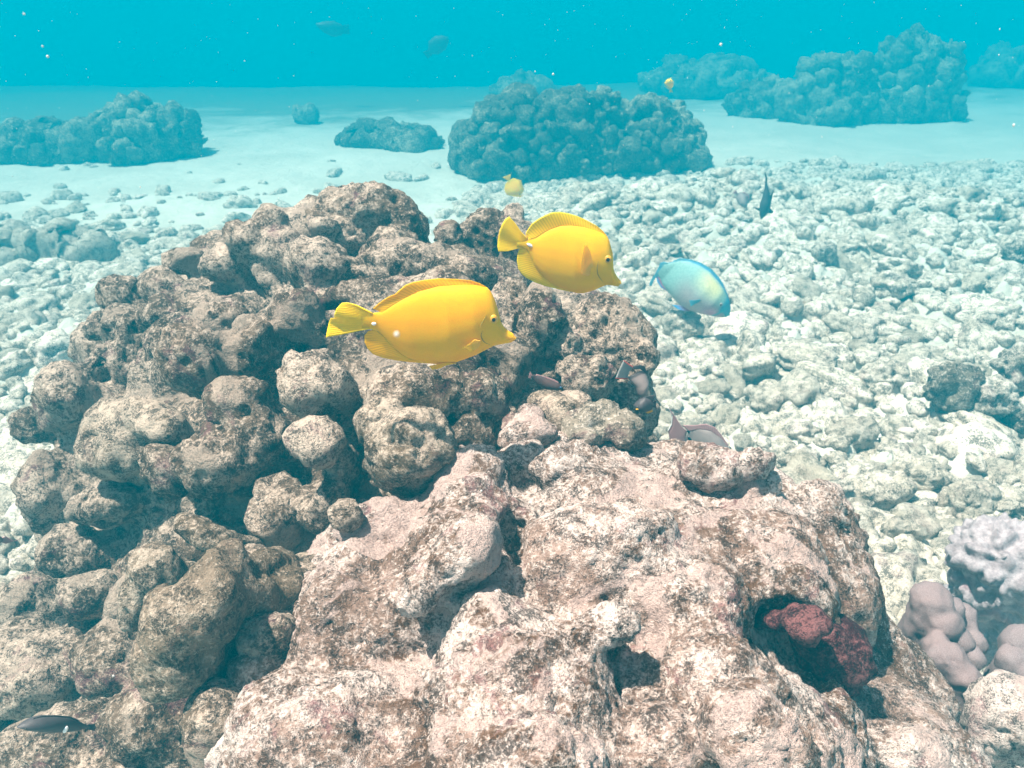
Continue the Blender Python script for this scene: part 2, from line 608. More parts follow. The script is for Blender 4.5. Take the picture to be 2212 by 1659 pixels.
# ------------------------------------------------------------------ the big reef in front: depth of its visible face by pixel
CTRL = np.array([
    (1100, 1659, .53), (700, 1659, .57), (1600, 1659, .57), (2000, 1659, .74), (2212, 1659, .84), (1300, 1300, .67), (1650, 1300, .71), (1000, 1300, .69), (780, 1330, .76),
    (1500, 1010, .93), (1250, 1060, .89), (1800, 1130, .97), (1880, 1400, .88), (2050, 1500, .95), (800, 1150, .90), (1100, 1800, .45),
    (890, 950, .95), (1000, 850, 1.0), (1300, 920, 1.02), (650, 1000, 1.0), (450, 1050, 1.04), (680, 800, 1.07), (450, 800, 1.14), (1000, 700, 1.18), (1200, 750, 1.16), (1300, 720, 1.22), (1100, 620, 1.25),
    (790, 450, 1.46), (1050, 500, 1.62), (600, 520, 1.40), (400, 570, 1.48), (250, 640, 1.52), (150, 850, 1.36), (220, 960, 1.20), (70, 950, 1.45), (110, 1130, 1.30), (250, 1220, 1.12), (400, 1330, .90), (70, 1280, 1.22), (70, 1480, 1.02),
    (200, 1620, .86), (480, 1640, .72), (600, 1440, .78), (0, 1800, .9), (300, 1800, .75), (600, 1250, .95)], float)


def D(x, y):
    w = 1.0 / (((CTRL[:, 0] - x) ** 2 + (CTRL[:, 1] - y) ** 2) + 900.0) ** 1.6
    return float((w * CTRL[:, 2]).sum() / w.sum())


CORE = np.array([-.05, 1.25, .05])


def lump(rk, x, y, rx, ry, ang=0, off=0.0, dz=1.0, k=.017, stalk=.30):
    d0 = D(x, y) + off
    s = d0 / FPX
    rz = .5 * (rx + ry) * s * dz
    c = W(x, y, d0 + .75 * rz)
    ca, sa = math.cos(R(ang)), math.sin(R(ang))
    ax = np.array([RGT * ca + UPV * sa, -RGT * sa + UPV * ca, FWD])
    rk.ell(c, (rx * s, ry * s, rz), ax, k)
    if stalk > 0:
        g = CORE - c
        g = g / np.linalg.norm(g)
        r = min(rx, ry) * s
        rk.cone(c + g * r * .2, c + g * (stalk + r), r * .62, r * .95, k)
    return c


def hollow(rk, x, y, rx, ry, ang=0, off=0.0, deep=1.5, k=.02):
    d0 = D(x, y) + off
    s = d0 / FPX
    ca, sa = math.cos(R(ang)), math.sin(R(ang))
    ax = np.array([RGT * ca + UPV * sa, -RGT * sa + UPV * ca, FWD])
    rk.ell(W(x, y, d0), (rx * s * 1.12, ry * s * 1.12, deep * .62 * (rx + ry) * s), ax, .010, True)


def inside(poly, x, y):
    r = False
    j = len(poly) - 1
    for i in range(len(poly)):
        xi, yi = poly[i]; xj, yj = poly[j]
        if (yi > y) != (yj > y) and x < (xj - xi) * (y - yi) / (yj - yi) + xi:
            r = not r
        j = i
    return r


def fill(rk, poly, step, off, rad, k=.03):
    xs = [p[0] for p in poly]; ys = [p[1] for p in poly]
    rnd = random.Random(5)
    y = min(ys)
    while y < max(ys):
        x = min(xs)
        while x < max(xs):
            if inside(poly, x, y):
                xx, yy = x + rnd.uniform(-.3, .3) * step, y + rnd.uniform(-.3, .3) * step
                d = D(xx, yy)
                r = rad * rnd.uniform(.75, 1.15)
                c = W(xx, yy, d + off + r)
                rk.cone(c, c + (CORE - c) * .6 + np.array([0, 0, -.05]), r, r * 1.2, k)
            x += step
        y += step


MOUND_POLY = [(140, 1150), (160, 960), (170, 850), (200, 800), (230, 700), (300, 640), (420, 590), (520, 530), (700, 470), (800, 450), (890, 490), (920, 560), (1080, 600), (1150, 640), (1210, 690), (1330, 700), (1390, 790), (1390, 880),
              (1300, 960), (1000, 1060), (760, 1180), (620, 1300), (520, 1500), (480, 1659), (450, 1800), (-150, 1800), (-60, 1400), (100, 1290)]
FRONT_POLY = [(760, 1180), (900, 1110), (1110, 1050), (1430, 990), (1640, 1040), (1760, 1110), (1810, 1200), (1840, 1330), (1930, 1500), (2100, 1700), (2100, 1800), (500, 1800), (530, 1580), (640, 1380), (720, 1250)]

MOUND = [  # x, y, rx, ry, angle, depth offset
    (260, 628, 48, 38, 20, 0), (205, 702, 20, 30, 0, .03), (352, 625, 58, 34, -20, 0), (396, 556, 50, 28, 0, .02), (488, 576, 58, 35, 5, 0), (470, 548, 14, 14, 0, 0), (524, 515, 36, 38, 0, 0), (583, 478, 38, 28, 10, .02),
    (605, 540, 50, 50, 40, 0), (697, 492, 38, 25, -15, 0), (690, 578, 75, 68, 0, -.03), (264, 700, 46, 44, 0, -.02), (352, 684, 48, 42, 0, -.01), (477, 690, 64, 50, 20, -.01),
    (425, 775, 80, 88, 0, -.02), (545, 754, 66, 75, 0, 0), (640, 680, 66, 60, 0, .02), (683, 827, 84, 82, 0, -.06), (525, 872, 72, 58, 0, -.04), (470, 1000, 88, 78, 15, 0), (370, 1020, 62, 58, 0, .01), (560, 940, 60, 70, 0, .03),
    (152, 862, 68, 86, 0, -.03), (230, 768, 42, 38, 0, .02), (62, 915, 42, 42, 0, 0), (105, 1060, 50, 95, 5, 0), (235, 1092, 92, 46, 10, -.01), (160, 1195, 78, 62, 0, -.01), (190, 1285, 70, 52, 0, -.01), (62, 1310, 66, 74, 0, 0),
    (690, 955, 58, 48, 0, -.04), (690, 1060, 62, 90, 0, .01), (745, 1122, 26, 22, 0, -.03), (600, 1110, 62, 82, 0, .05), (560, 1250, 60, 70, 0, .0), (640, 1270, 50, 55, 0, -.03), (580, 1380, 55, 45, 0, .02),
    (900, 850, 118, 76, 0, 0), (1040, 855, 62, 62, 0, .02), (760, 900, 40, 60, 0, .06), (1000, 940, 60, 55, 0, .03), (850, 690, 120, 90, 0, .06), (280, 760, 34, 90, 0, .03), (320, 705, 36, 40, 0, .01), (950, 640, 90, 60, 0, .03), (760, 640, 60, 40, 0, 0),
    (1090, 700, 48, 80, 0, .03), (1172, 700, 46, 76, 0, 0), (1050, 790, 100, 70, 0, .07), (1155, 830, 60, 60, 0, .08), (1010, 595, 70, 36, 0, 0), (880, 575, 120, 52, 0, .0),
    (840, 540, 60, 50, 0, 0), (80, 1460, 120, 90, 20, 0), (250, 1430, 90, 80, 0, .03), (330, 1560, 110, 80, 20, .03), (130, 1600, 130, 80, 10, 0), (460, 1560, 60, 90, 0, .04), (20, 1390, 60, 50, 0, 0), (200, 1730, 150, 80, 0, 0), (-80, 1500, 90, 120, 0, 0),
    (300, 1310, 60, 60, 0, .05),
]
mound = Rock()
fill(mound, MOUND_POLY, 62, .15, .06, .02)
for q in MOUND:
    lump(mound, *q)
# broad mass that carries the knobs, down to the sand
mound.ell((-.15, 1.45, .10), (.50, .40, .42), k=.04)
mound.ell((-.34, 1.15, .05), (.31, .34, .34), k=.04)
for (x, y, rx, ry) in ((395, 890, 40, 50), (470, 617, 50, 18), (640, 1030, 70, 60), (580, 1010, 40, 70), (715, 615, 40, 22), (330, 790, 24, 60), (590, 870, 22, 60), (1080, 790, 60, 50), (1160, 820, 50, 40), (640, 760, 24, 50), (110, 960, 24, 40), (740, 1040, 30, 60), (760, 760, 50, 36)):
    dd = D(x, y)
    mound.ell(W(x, y, dd), (rx * dd / FPX, ry * dd / FPX, 1.7 * .5 * (rx + ry) * dd / FPX), np.array([RGT, UPV, FWD]), .015, True)
LAY_MOUND = [('n', 7, .012), ('b', 18, .006), ('n', 28, .0075), ('n', 55, .005), ('p', 36, .010), ('r', 80, .0035), ('n', 150, .002)]
v, f = mound.mesh(.0075, floor=-.12)
v = roughen(v, f, LAY_MOUND, 3)
finish_rock("coral_mound", v, f, M_mound, "big knobby brown coral mound behind the yellow fish, dark hollows between its knobs", "coral reef")

front = Rock()
fill(front, FRONT_POLY, 70, .075, .06, .03)
FRONT = [
    (1022, 1050, 88, 90, 0, -.025), (1020, 1110, 82, 80, 0, -.01), (827, 1140, 108, 62, 8, .0), (1000, 1200, 78, 56, 40, -.025), (930, 1260, 100, 66, 38, -.015), (850, 1330, 110, 80, 40, .0),
    (1400, 1070, 250, 70, -6, .015), (1260, 1090, 120, 80, 25, .01), (1560, 1110, 190, 80, -12, .01), (1290, 1190, 190, 105, 20, -.01), (1500, 1200, 150, 90, -8, .0), (1390, 1130, 150, 70, 0, -.005),
    (1120, 1490, 215, 170, 15, -.01), (1060, 1380, 110, 100, 40, .0), (1245, 1385, 66, 52, 0, -.025), (1325, 1348, 52, 40, 0, -.015), (1490, 1330, 150, 140, -10, -.01), (1385, 1455, 72, 60, 0, -.005), (1350, 1500, 60, 60, 0, .0), (1560, 1500, 150, 130, -25, .0),
    (740, 1400, 110, 100, 45, .0), (620, 1560, 100, 90, 0, 0), (1150, 1650, 180, 120, 0, 0), (1430, 1640, 100, 110, 0, .0), (870, 1520, 100, 70, 30, .02), (1640, 1600, 130, 110, -30, 0.01),
    (1690, 1190, 66, 84, 20, 0), (1770, 1100, 55, 55, 0, -.02), (1620, 1040, 60, 36, 0, .0), (1500, 1050, 110, 34, 0, .02), (1200, 1010, 60, 42, 0, 0), (1130, 1000, 55, 42, 0, 0),
    (1820, 1250, 56, 96, 30, .03), (1700, 1440, 76, 110, 30, .02), (1830, 1560, 110, 90, -30, 0.03), (1980, 1640, 100, 80, -20, 0.03), (730, 1300, 66, 66, 0, .0), (560, 1450, 56, 50, 0, .04), (760, 1230, 60, 50, 0, 0)]
for q in FRONT:
    lump(front, *q, dz=.9, k=.008 + .00013 * min(q[2], q[3]), stalk=.2)
front.ell((.12, .86, .14), (.33, .25, .34), k=.04)
front.ell((.0, .70, .16), (.34, .24, .34), k=.06)
for q in [(1650, 1275, 50, 44, -30, -.01, 1.4), (1735, 1395, 72, 104, 35, -.01, 1.0), (1400, 1190, 48, 26, -6, -.005, 1.4), (975, 1325, 118, 26, 46, -.005, 1.6), (1108, 1165, 34, 66, 16, .0, 2.0), (1170, 1308, 84, 30, -14, -.01, 1.5),
          (1290, 1285, 70, 34, -10, -.01, 1.2), (840, 1600, 90, 60, 20, -.01, 1.4), (690, 1610, 52, 60, 40, 0, 1.4), 
          (1200, 1105, 22, 40, 0, 0, 1.), (1000, 1480, 22, 20, 0, 0, 1.), (1310, 1480, 26, 22, 0, 0, 1.), (1640, 1440, 30, 50, 30, 0, 1.2)]:
    hollow(front, *q)
LAY_FRONT = [('n', 8, .012), ('b', 22, .003), ('n', 36, .0045), ('n', 62, .0036), ('p', 62, .0055), ('n', 110, .0024), ('r', 110, .0022), ('n', 200, .0022)]
v, f = front.mesh(.0045, floor=-.12)
v = roughen(v, f, LAY_FRONT, 17)
finish_rock("coral_rock", v, f, M_front, "large smooth pinkish white coral rock with holes filling the bottom of the view", "coral rock")


def boulder(name, lumps, mat, label, cat="boulder", res=.005, lay=None, seed=0, k=.018, stalk=.12, dz=1.0, group=None, cuts=()):
    rk = Rock()
    for q in lumps:
        lump(rk, *q, k=k, stalk=stalk, dz=dz)
    for q in cuts:
        hollow(rk, *q)
    v, f = rk.mesh(res, floor=-.1)
    v = roughen(v, f, lay or LAY_MOUND, seed)
    return finish_rock(name, v, f, mat, label, cat, group=group)


boulder("top_boulder", [(800, 462, 108, 62, -8, 0), (790, 428, 60, 26, 0, .01), (722, 428, 36, 24, 0, .03), (880, 500, 44, 60, 0, .02), (700, 470, 40, 40, 0, .04), (745, 520, 60, 40, 0, .02)], M_mound,
        "pale rounded boulder crowning the top of the coral mound", seed=21)
boulder("jagged_rock", [(1050, 510, 62, 40, 0, 0), (1052, 480, 36, 30, 0, 0), (1108, 480, 26, 36, -15, 0), (972, 512, 34, 28, 0, 0), (1120, 520, 40, 40, 0, .02)], M_mound, "jagged brown rock with peaks behind the upper yellow fish's tail", "rock", seed=22)
boulder("round_knob", [(1100, 636, 42, 34, 0, -.03), (1096, 672, 40, 40, 0, -.02), (1094, 710, 40, 46, 0, -.01)], M_mound, "upright brown stub of rock with a flat pale top between the two yellow fish", "coral knob", seed=23)
boulder("domed_boulder", [(1310, 690, 76, 56, 0, 0), (1325, 760, 72, 60, 0, 0), (1270, 815, 82, 62, 0, -.03), (1392, 775, 28, 46, 0, .02), (1215, 760, 50, 60, 0, .03)], M_mound, "lumpy domed boulder below the upper yellow fish, at the mound's right end", seed=24)
boulder("encrusted_knob", [(890, 968, 92, 86, 0, -.03), (850, 1010, 62, 62, 0, -.01), (935, 940, 50, 50, 0, -.03), (830, 905, 50, 60, 0, .0)], M_pale, "grey green coral knob with scalloped crust under the lower yellow fish", "coral knob", lay=[('n', 7, .016), ('b', 16, .012), ('n', 30, .008), ('p', 34, .010), ('n', 70, .004), ('r', 110, .002)], seed=25)
boulder("brown_boulder", [(1300, 920, 78, 52, 0, -.02), (1345, 935, 46, 40, 0, -.02), (1260, 945, 40, 40, 0, -.02)], M_darkrock, "brown topped boulder with dark right side in the middle of the reef", seed=26)
boulder("small_stone", [(1190, 882, 52, 36, -20, -.01), (1215, 905, 36, 36, 0, -.01)], M_pale, "rounded grey stone wedged left of the brown topped boulder", "stone", seed=27, lay=[('n', 14, .008), ('n', 50, .004), ('r', 110, .002)])
boulder("lobed_stone", [(1145, 905, 26, 24, 0, -.03), (1172, 935, 26, 24, 0, -.03), (1120, 945, 40, 26, 10, -.02)], M_front, "small pale lobed piece of coral in front of the rounded grey stone", "coral", seed=28, lay=[('n', 18, .006), ('n', 60, .003), ('r', 130, .002)])
boulder("flat_stone", [(1240, 862, 36, 18, 0, .02), (1256, 868, 20, 16, 0, .02)], M_mound, "little flat brown stone behind the rounded grey stone", "stone", seed=29, lay=[('n', 18, .005), ('r', 110, .002)])
boulder("edge_boulder", [(1522, 1000, 46, 32, 0, -.02), (1500, 1010, 28, 26, 0, -.02), (1560, 1012, 24, 22, 0, -.02)], M_front, "mottled boulder on the rock edge in front of the brown surgeonfish", seed=30)
boulder("rim_stone", [(1620, 996, 30, 27, 0, -.02), (1636, 1005, 20, 20, 0, -.02)], M_front, "small rounded stone on the rock rim right of the mottled boulder", "stone", seed=31)
boulder("lobed_coral_head", [(330, 1235, 62, 58, 30, -.10), (440, 1150, 70, 28, -22, -.09), (478, 1225, 66, 66, 0, -.14), (415, 1330, 104, 92, 0, -.13), (385, 1425, 92, 84, 0, -.12), (455, 1290, 76, 76, 0, -.14), (290, 1300, 44, 64, 0, -.08)], M_pale,
        "large grey brown coral head with swollen lobes and a deep cleft, low on the left", "coral head", k=.008, lay=[('n', 7, .010), ('b', 20, .006), ('n', 34, .007), ('n', 70, .004), ('r', 100, .002)], seed=32, cuts=((420, 1232, 84, 9, 52, -.11, 2.2), (455, 1186, 84, 8, -8, -.11, 2.2), (330, 1330, 60, 8, -30, -.11, 1.6)))
boulder("pale_coral_knob", [(285, 950, 98, 88, 0, -.05), (330, 905, 60, 40, -20, -.06), (235, 985, 56, 56, 0, -.04), (350, 925, 48, 42, 0, -.06)], M_pale, "smooth pale greenish coral knob on the left flank of the mound", "coral knob", lay=[('n', 7, .016), ('b', 14, .010), ('n', 30, .007), ('p', 30, .010), ('n', 70, .003), ('r', 100, .002)], seed=33)
boulder("red_sponge", [(1785, 1392, 100, 70, -42, -.06), (1790, 1420, 74, 66, -42, -.05), (1745, 1345, 44, 38, 0, -.04)], M_sponge, "dark red encrusting sponge lump inside the hole at the lower right", "sponge", lay=[('n', 12, .006), ('b', 40, .006), ('n', 90, .003)], seed=34)

# ------------------------------------------------------------------ right-hand corals
def free_rock(name, blobs, mat, label, cat, res, lay, seed, k=.01, group=None):
    """blobs: x, y, depth, rx px, ry px"""
    rk = Rock()
    for (x, y, d, rx, ry) in blobs:
        s = d / FPX
        c = W(x, y, d)
        rk.ell(c, (rx * s, ry * s, .5 * (rx + ry) * s), np.array([RGT, UPV, FWD]), k)
        rk.cone(c, np.array([c[0], c[1] + .06, -.04]), min(rx, ry) * s * .85, min(rx, ry) * s * 1.0, k)
    v, f = rk.mesh(res, floor=-.1)
    v = roughen(v, f, lay, seed)
    return finish_rock(name, v, f, mat, label, cat, group=group)


SM = [('n', 12, .006), ('n', 26, .005), ('b', 60, .0022), ('n', 90, .0012)]
free_rock("finger_coral", [(2010, 1300, 1.10, 46, 44), (2034, 1346, 1.09, 38, 36), (2086, 1340, 1.14, 31, 36), (2070, 1385, 1.09, 26, 26), (2046, 1424, 1.05, 44, 34), (2085, 1458, 1.04, 36, 30), (2110, 1388, 1.12, 22, 26), (1990, 1335, 1.10, 22, 24), (2058, 1318, 1.12, 22, 24), (2104, 1425, 1.08, 22, 22), (2020, 1392, 1.07, 24, 24)], M_finger,
          "smooth brown finger coral with rounded lobes at the right edge of the rock", "coral", .004, SM, 41, .006)
free_rock("finger_coral", [(2200, 1400, 1.12, 34, 50), (2222, 1450, 1.1, 40, 44), (2185, 1430, 1.1, 26, 26)], M_finger, "dark brown finger coral cut off by the right edge of the photo", "coral", .004, SM, 42, .006)
free_rock("nodular_coral", [(2160, 1200, 1.36, 96, 70), (2220, 1240, 1.36, 110, 80), (2130, 1260, 1.38, 60, 50), (2230, 1180, 1.4, 60, 50)], M_nodule, "white bumpy nodular coral head at the right edge, reddish below", "coral head", .006, [('n', 8, .01), ('b', 42, .016), ('n', 60, .004), ('n', 120, .002)], 43, .03)
free_rock("striped_rock", [(2170, 1530, .98, 80, 62), (2225, 1560, .96, 70, 66), (2140, 1570, .98, 50, 50)], M_front, "rounded rock with reddish underside in the lower right corner", "rock", .005, LAY_FRONT, 44, .02)

# ------------------------------------------------------------------ far reef heads
def bommie(name, parts, mat, label, cat, res, seed, knob=(.07, .14), n=110, lay=None, group=None):
    """parts: x0, x1, ytop, ybase (pixels), base distance factor"""
    rnd = random.Random(seed)
    rk = Rock()
    for (x0, x1, yt, yb, back) in parts:
        g = G((x0 + x1) / 2, yb)
        d = (g - CAMP) @ FWD
        wdt = (x1 - x0) / FPX * d / 2
        depth = wdt * back
        c = np.array([g[0], g[1] + depth * .9, 0.0])
        rr = ray((x0 + x1) / 2, yt)
        H = CAM_Z + rr[2] / rr[1] * (c[1] - depth * .15)
        H = max(.1, H)
        rk.ell(c, (wdt * .80, depth * .86, H * .74), k=.02)
        placed = []
        for i in range(n * 6):
            if len(placed) > n: break
            a = rnd.uniform(-math.pi * 1.02, .02 * math.pi) if rnd.random() < .8 else rnd.uniform(0, math.pi)
            e = math.asin(rnd.uniform(.0, 1.0) ** .9)
            r = rnd.uniform(*knob) * rnd.choice((.45, .6, .8, 1.0, 1.0))
            dirv = np.array([math.cos(e) * math.cos(a), math.cos(e) * math.sin(a), math.sin(e)])
            q = c + dirv * np.array([wdt - r * .8, depth - r * .6, H - r * .9]) * rnd.uniform(.90, 1.03)
            if any(np.linalg.norm(q - p) < .62 * (r + rr_) for p, rr_ in placed): continue
            placed.append((q, r))
            out = dirv * .55 + np.array([rnd.uniform(-.3, .3), rnd.uniform(-.2, .2), .75]); out /= np.linalg.norm(out)
            top = q + out * r * rnd.uniform(.1, .7)
            rk.cone(q - out * r * 2.2, top, r * .45, r * rnd.uniform(.55, .8), .01)
            for _ in range(rnd.choice((1, 2, 3))):                       # nubs crowding each lump
                o_ = np.array([rnd.uniform(-1, 1), rnd.uniform(-1, 1), rnd.uniform(-.2, 1)]); o_ /= np.linalg.norm(o_)
                rk.ell(top + o_ * r * .62, np.array([1, 1, rnd.uniform(.6, 1.1)]) * r * rnd.uniform(.28, .5), k=.01)
    v, f = rk.mesh(res, floor=-.15)
    v = roughen(v, f, lay or [('n', 2.5, .07), ('n', 7, .035), ('r', 11, .028), ('n', 20, .026), ('r', 34, .012), ('n', 50, .010)], seed)
    return finish_rock(name, v, f, mat, label, cat, group=group)


RG = "reef heads in the hazy distance"
bommie("reef_head", [(985, 1250, 205, 380, .9), (1110, 1430, 190, 376, .8), (1290, 1545, 208, 370, .9)], M_far, "wide knobby reef head on white sand behind the yellow fish", "reef", .017, 61, group=RG)
bommie("reef_head", [(1575, 1760, 165, 255, .9), (1690, 1920, 108, 268, .7), (1850, 2112, 62, 262, .6)], M_far, "tall sloping reef head at the upper right", "reef", .032, 62, (.08, .18), 90, group=RG)
bommie("reef_head", [(120, 415, 215, 348, .8), (-60, 200, 275, 352, .8)], M_far, "low rounded reef head in blue haze at the far left", "reef", .028, 63, (.07, .15), 60, group=RG)
bommie("reef_head", [(718, 860, 276, 318, 1.0), (800, 955, 282, 322, 1.0)], M_far, "small low reef patch left of the wide knobby reef head", "reef", .022, 64, (.05, .1), 40, group=RG)
bommie("reef_head", [(1060, 1215, 150, 218, .8)], M_far, "faint pale dome rising beyond the wide knobby reef head", "reef", .05, 65, (.1, .2), 40, group=RG)
bommie("reef_head", [(1400, 1700, 128, 202, .8)], M_far, "faint long reef ridge between the middle and upper right reef heads", "reef", .05, 66, (.12, .25), 60, group=RG)
bommie("reef_head", [(2130, 2330, 95, 180, .8)], M_far, "faint reef head cut by the right edge beyond the tall sloping one", "reef", .05, 67, (.12, .25), 40, group=RG)
bommie("reef_head", [(628, 680, 243, 255, 1.0)], M_far, "tiny faint reef lump on the sand near the horizon, left of the small reef patch", "reef", .04, 68, (.06, .12), 20, group=RG)
bommie("low_rock", [(-90, 120, 512, 568, .8), (60, 215, 522, 560, .8)], M_rubble, "low flat rock on sand at the left edge beyond the coral mound", "rock", .018, 69, (.04, .09), 50)

# ------------------------------------------------------------------ rubble
def rubble_mesh(seed, sub):
    import bmesh
    bm = bmesh.new()
    bmesh.ops.create_icosphere(bm, subdivisions=sub, radius=1.0)
    v = np.array([q.co[:] for q in bm.verts]); f = np.array([[q.index for q in p.verts] for p in bm.faces])
    bm.free()
    rnd = np.random.RandomState(seed)
    sc = np.array([rnd.uniform(.85, 1.3), rnd.uniform(.7, 1.0), rnd.uniform(.5, .8)])
    d = 1 + .42 * fbm(v, .9, 2, seed) + .22 * (1 - 2 * np.minimum(1, worley(v, 1.3, seed))) + .07 * (1 - 2 * np.minimum(1, worley(v, 3.4, seed + 3))) + .12 * fbm(v, 4.0, 3, seed + 2)
    return v * d[:, None] * sc, f


VAR = [(lambda q: (q[0] * .05, q[1]))(rubble_mesh(200 + i, 4)) for i in range(14)]
VAR_ME = [make_mesh("rubble_stone", *q) for q in VAR]
for me in VAR_ME:
    me.materials.append(M_rubble)
VAR_XL = [rubble_mesh(200 + i, 2) for i in range(14)]
VAR_LO = [rubble_mesh(200 + i, 3) for i in range(14)]
# the outline of the near reef hides what lies behind it
HIDE = [(90, 900), (200, 640), (420, 560), (690, 430), (800, 400), (910, 440), (940, 520), (1120, 470), (1180, 640), (1340, 640), (1410, 760), (1420, 900), (1600, 990), (1830, 1090), (1960, 1300), (2212, 1640), (2212, 1700), (-50, 1700), (60, 1100)]


def build_rubble():
    rnd = random.Random(77)
    pts = []
    cells = {}
    def place(x, y, r, gap):
        key = (int(x / .12), int(y / .12))
        for a in range(-2, 3):
            for b in range(-2, 3):
                for (X, Y, Rr) in cells.get((key[0] + a, key[1] + b), ()):
                    if (X - x) ** 2 + (Y - y) ** 2 < (gap * (r + Rr)) ** 2:
                        return False
        cells.setdefault(key, []).append((x, y, r))
        return True
    def dens(px, py, y):
        if py < 300: return .0
        if px > 1000:
            edge = 300 + max(0, 2212 - px) * .06
            d = np.clip((py - edge) / 130, 0, 1)
            return float(d)
        if py > 470 and px < 420:
            return .6 * float(np.clip((py - 460) / 90, 0, 1))
        if py > 400: return .03
        return .006
    tries = 0
    while len(pts) < 6500 and tries < 170000:
        tries += 1
        y = 1.0 + 5.2 * rnd.random() ** 1.15
        x = rnd.uniform(-1.0, 1.0) * (y + .3)
        px, py, d = (float(q) for q in proj(np.array([x, y, 0.03])))
        if not (-500 < px < 2800 and py < 1720): continue
        if rnd.random() > dens(px, py, y): continue
        r = .030 + .055 * rnd.random() ** 1.8
        if tries > 20000: r *= .60
        if tries > 85000: r *= .7
        if rnd.random() < .02: r *= 1.6
        if -1.0 < x < .52 and .5 < y < 1.75: continue                    # under the reef itself
        if not place(x, y, r, .62): continue
        pts.append((x, y, r, px, py, d, r / d))
    pts.sort(key=lambda q: -q[6])
    xs = np.array([q[0] for q in pts]); ys = np.array([q[1] for q in pts])
    hz = floor_height(xs, ys)
    main, rest = [], []
    for q, z in zip(pts, hz):
        vis = -20 < q[3] < 2232 and not inside(HIDE, q[3], q[4])
        (main if vis and len(main) < 290 else rest).append((q, z))
    for i, ((x, y, r, px, py, d, _), z) in enumerate(main):
        o = link("rubble_stone", VAR_ME[i % 14], None)
        o.location = (x, y, z + r * .02)
        o.rotation_euler = (rnd.uniform(-.5, .5), rnd.uniform(-.5, .5), rnd.uniform(0, 6.28))
        k = r * rnd.uniform(.9, 1.25)
        k /= .05
        o.scale = (k * rnd.uniform(.85, 1.2), k, k * rnd.uniform(.8, 1.15))
        tag(o, "pale grey lump of coral rubble lying among others on the sea floor", "rubble stone", "coral rubble stones on the sea floor")
    vs, fs, n = [], [], 0
    for i, ((x, y, r, px, py, d, _), z) in enumerate(rest):
        v, f = (VAR_LO if r / d * FPX > 16 and -60 < px < 2280 else VAR_XL)[i % 14]
        a = rnd.uniform(0, 6.28); b = rnd.uniform(-.5, .5)
        M = np.array(Matrix.Rotation(a, 3, 'Z') @ Matrix.Rotation(b, 3, 'X'))
        vs.append((v * r * rnd.uniform(.9, 1.25)) @ M.T + np.array([x, y, z + r * .02])); fs.append(f + n); n += len(v)
    o = link("coral_rubble", make_mesh("coral_rubble", np.concatenate(vs), np.concatenate(fs)), M_rubble)
    tag(o, "bed of small pale coral rubble on the sea floor", "rubble", kind="stuff")


build_rubble()

# larger single rocks in the rubble: x, y (pixel of the centre), radius px, material, label
BIG = [
    (2048, 905, 66, 56, M_darkrock, "brown grey rock with pale top, leftmost of the dark cluster near the right edge"),
    (2125, 912, 62, 52, M_darkrock, "brown grey rock in the middle of the dark cluster near the right edge"),
    (2082, 848, 76, 36, M_darkrock, "dark slab tilted behind the brown grey rocks of the cluster"),
    (2192, 845, 58, 58, M_darkrock, "rounded dark rock cut by the right edge, beside the tilted slab"),
    (2205, 925, 50, 42, M_darkrock, "low brown rock at the right edge in front of the dark cluster"),
    (1780, 578, 30, 26, M_darkrock, "round dark stone standing alone in the rubble right of the blue parrotfish"),
    (1845, 960, 60, 46, M_rubble, "purple tinged rubble block left of the dark cluster"),
    (1990, 1020, 70, 46, M_rubble, "long pale block of rubble below the dark cluster"),
    (1730, 1000, 60, 44, M_rubble, "white rounded rubble block beside the small rounded stone"),
    (1900, 830, 56, 40, M_rubble, "pale rubble block left of the tilted dark slab"),
    (1660, 860, 58, 36, M_rubble, "pale flat rubble block above the brown surgeonfish's back"),
    (1540, 760, 60, 46, M_rubble, "pale lumpy block directly under the blue parrotfish"),
    (1480, 715, 50, 42, M_rubble, "grey lumpy rock left of the block under the blue parrotfish"),
    (1930, 640, 50, 34, M_rubble, "greyish rubble block in the middle of the right rubble field"),
    (2100, 1110, 60, 44, M_rubble, "pale rubble block above the white bumpy coral head"),
    (1950, 1160, 56, 46, M_rubble, "grey mottled rubble block left of the white bumpy coral head"),
    (2190, 585, 34, 34, M_darkrock, "dark stone at the right edge level with the blue parrotfish"),
    (1590, 690, 36, 24, M_rubble, "small pale stone touching the parrotfish's mouth"),
]
for i, (x, y, rx, ry, m, lab) in enumerate(BIG):
    g = G(x, y + ry * .7)
    d = float((g - CAMP) @ FWD)
    s = d / FPX
    v, f = rubble_mesh(400 + i, 5)
    v = v / np.array([np.abs(v[:, 0]).max(), np.abs(v[:, 1]).max(), np.abs(v[:, 2]).max()])
    v = v * np.array([rx * s, .85 * .5 * (rx + ry) * s, ry * s * 1.05])
    v = roughen(v, f, [('n', 14, .01), ('b', 22, .008), ('n', 60, .004)], 500 + i)
    z = float(floor_height(np.array([g[0]]), np.array([g[1]]))[0])
    b = np.array([g[0], g[1] + .4 * rx * s, z + ry * s * .55 + (.05 if m is M_darkrock else .015)])
    o = link("rock", make_mesh("rock", v, f), m, loc=b)
    tag(o, lab, "rock")

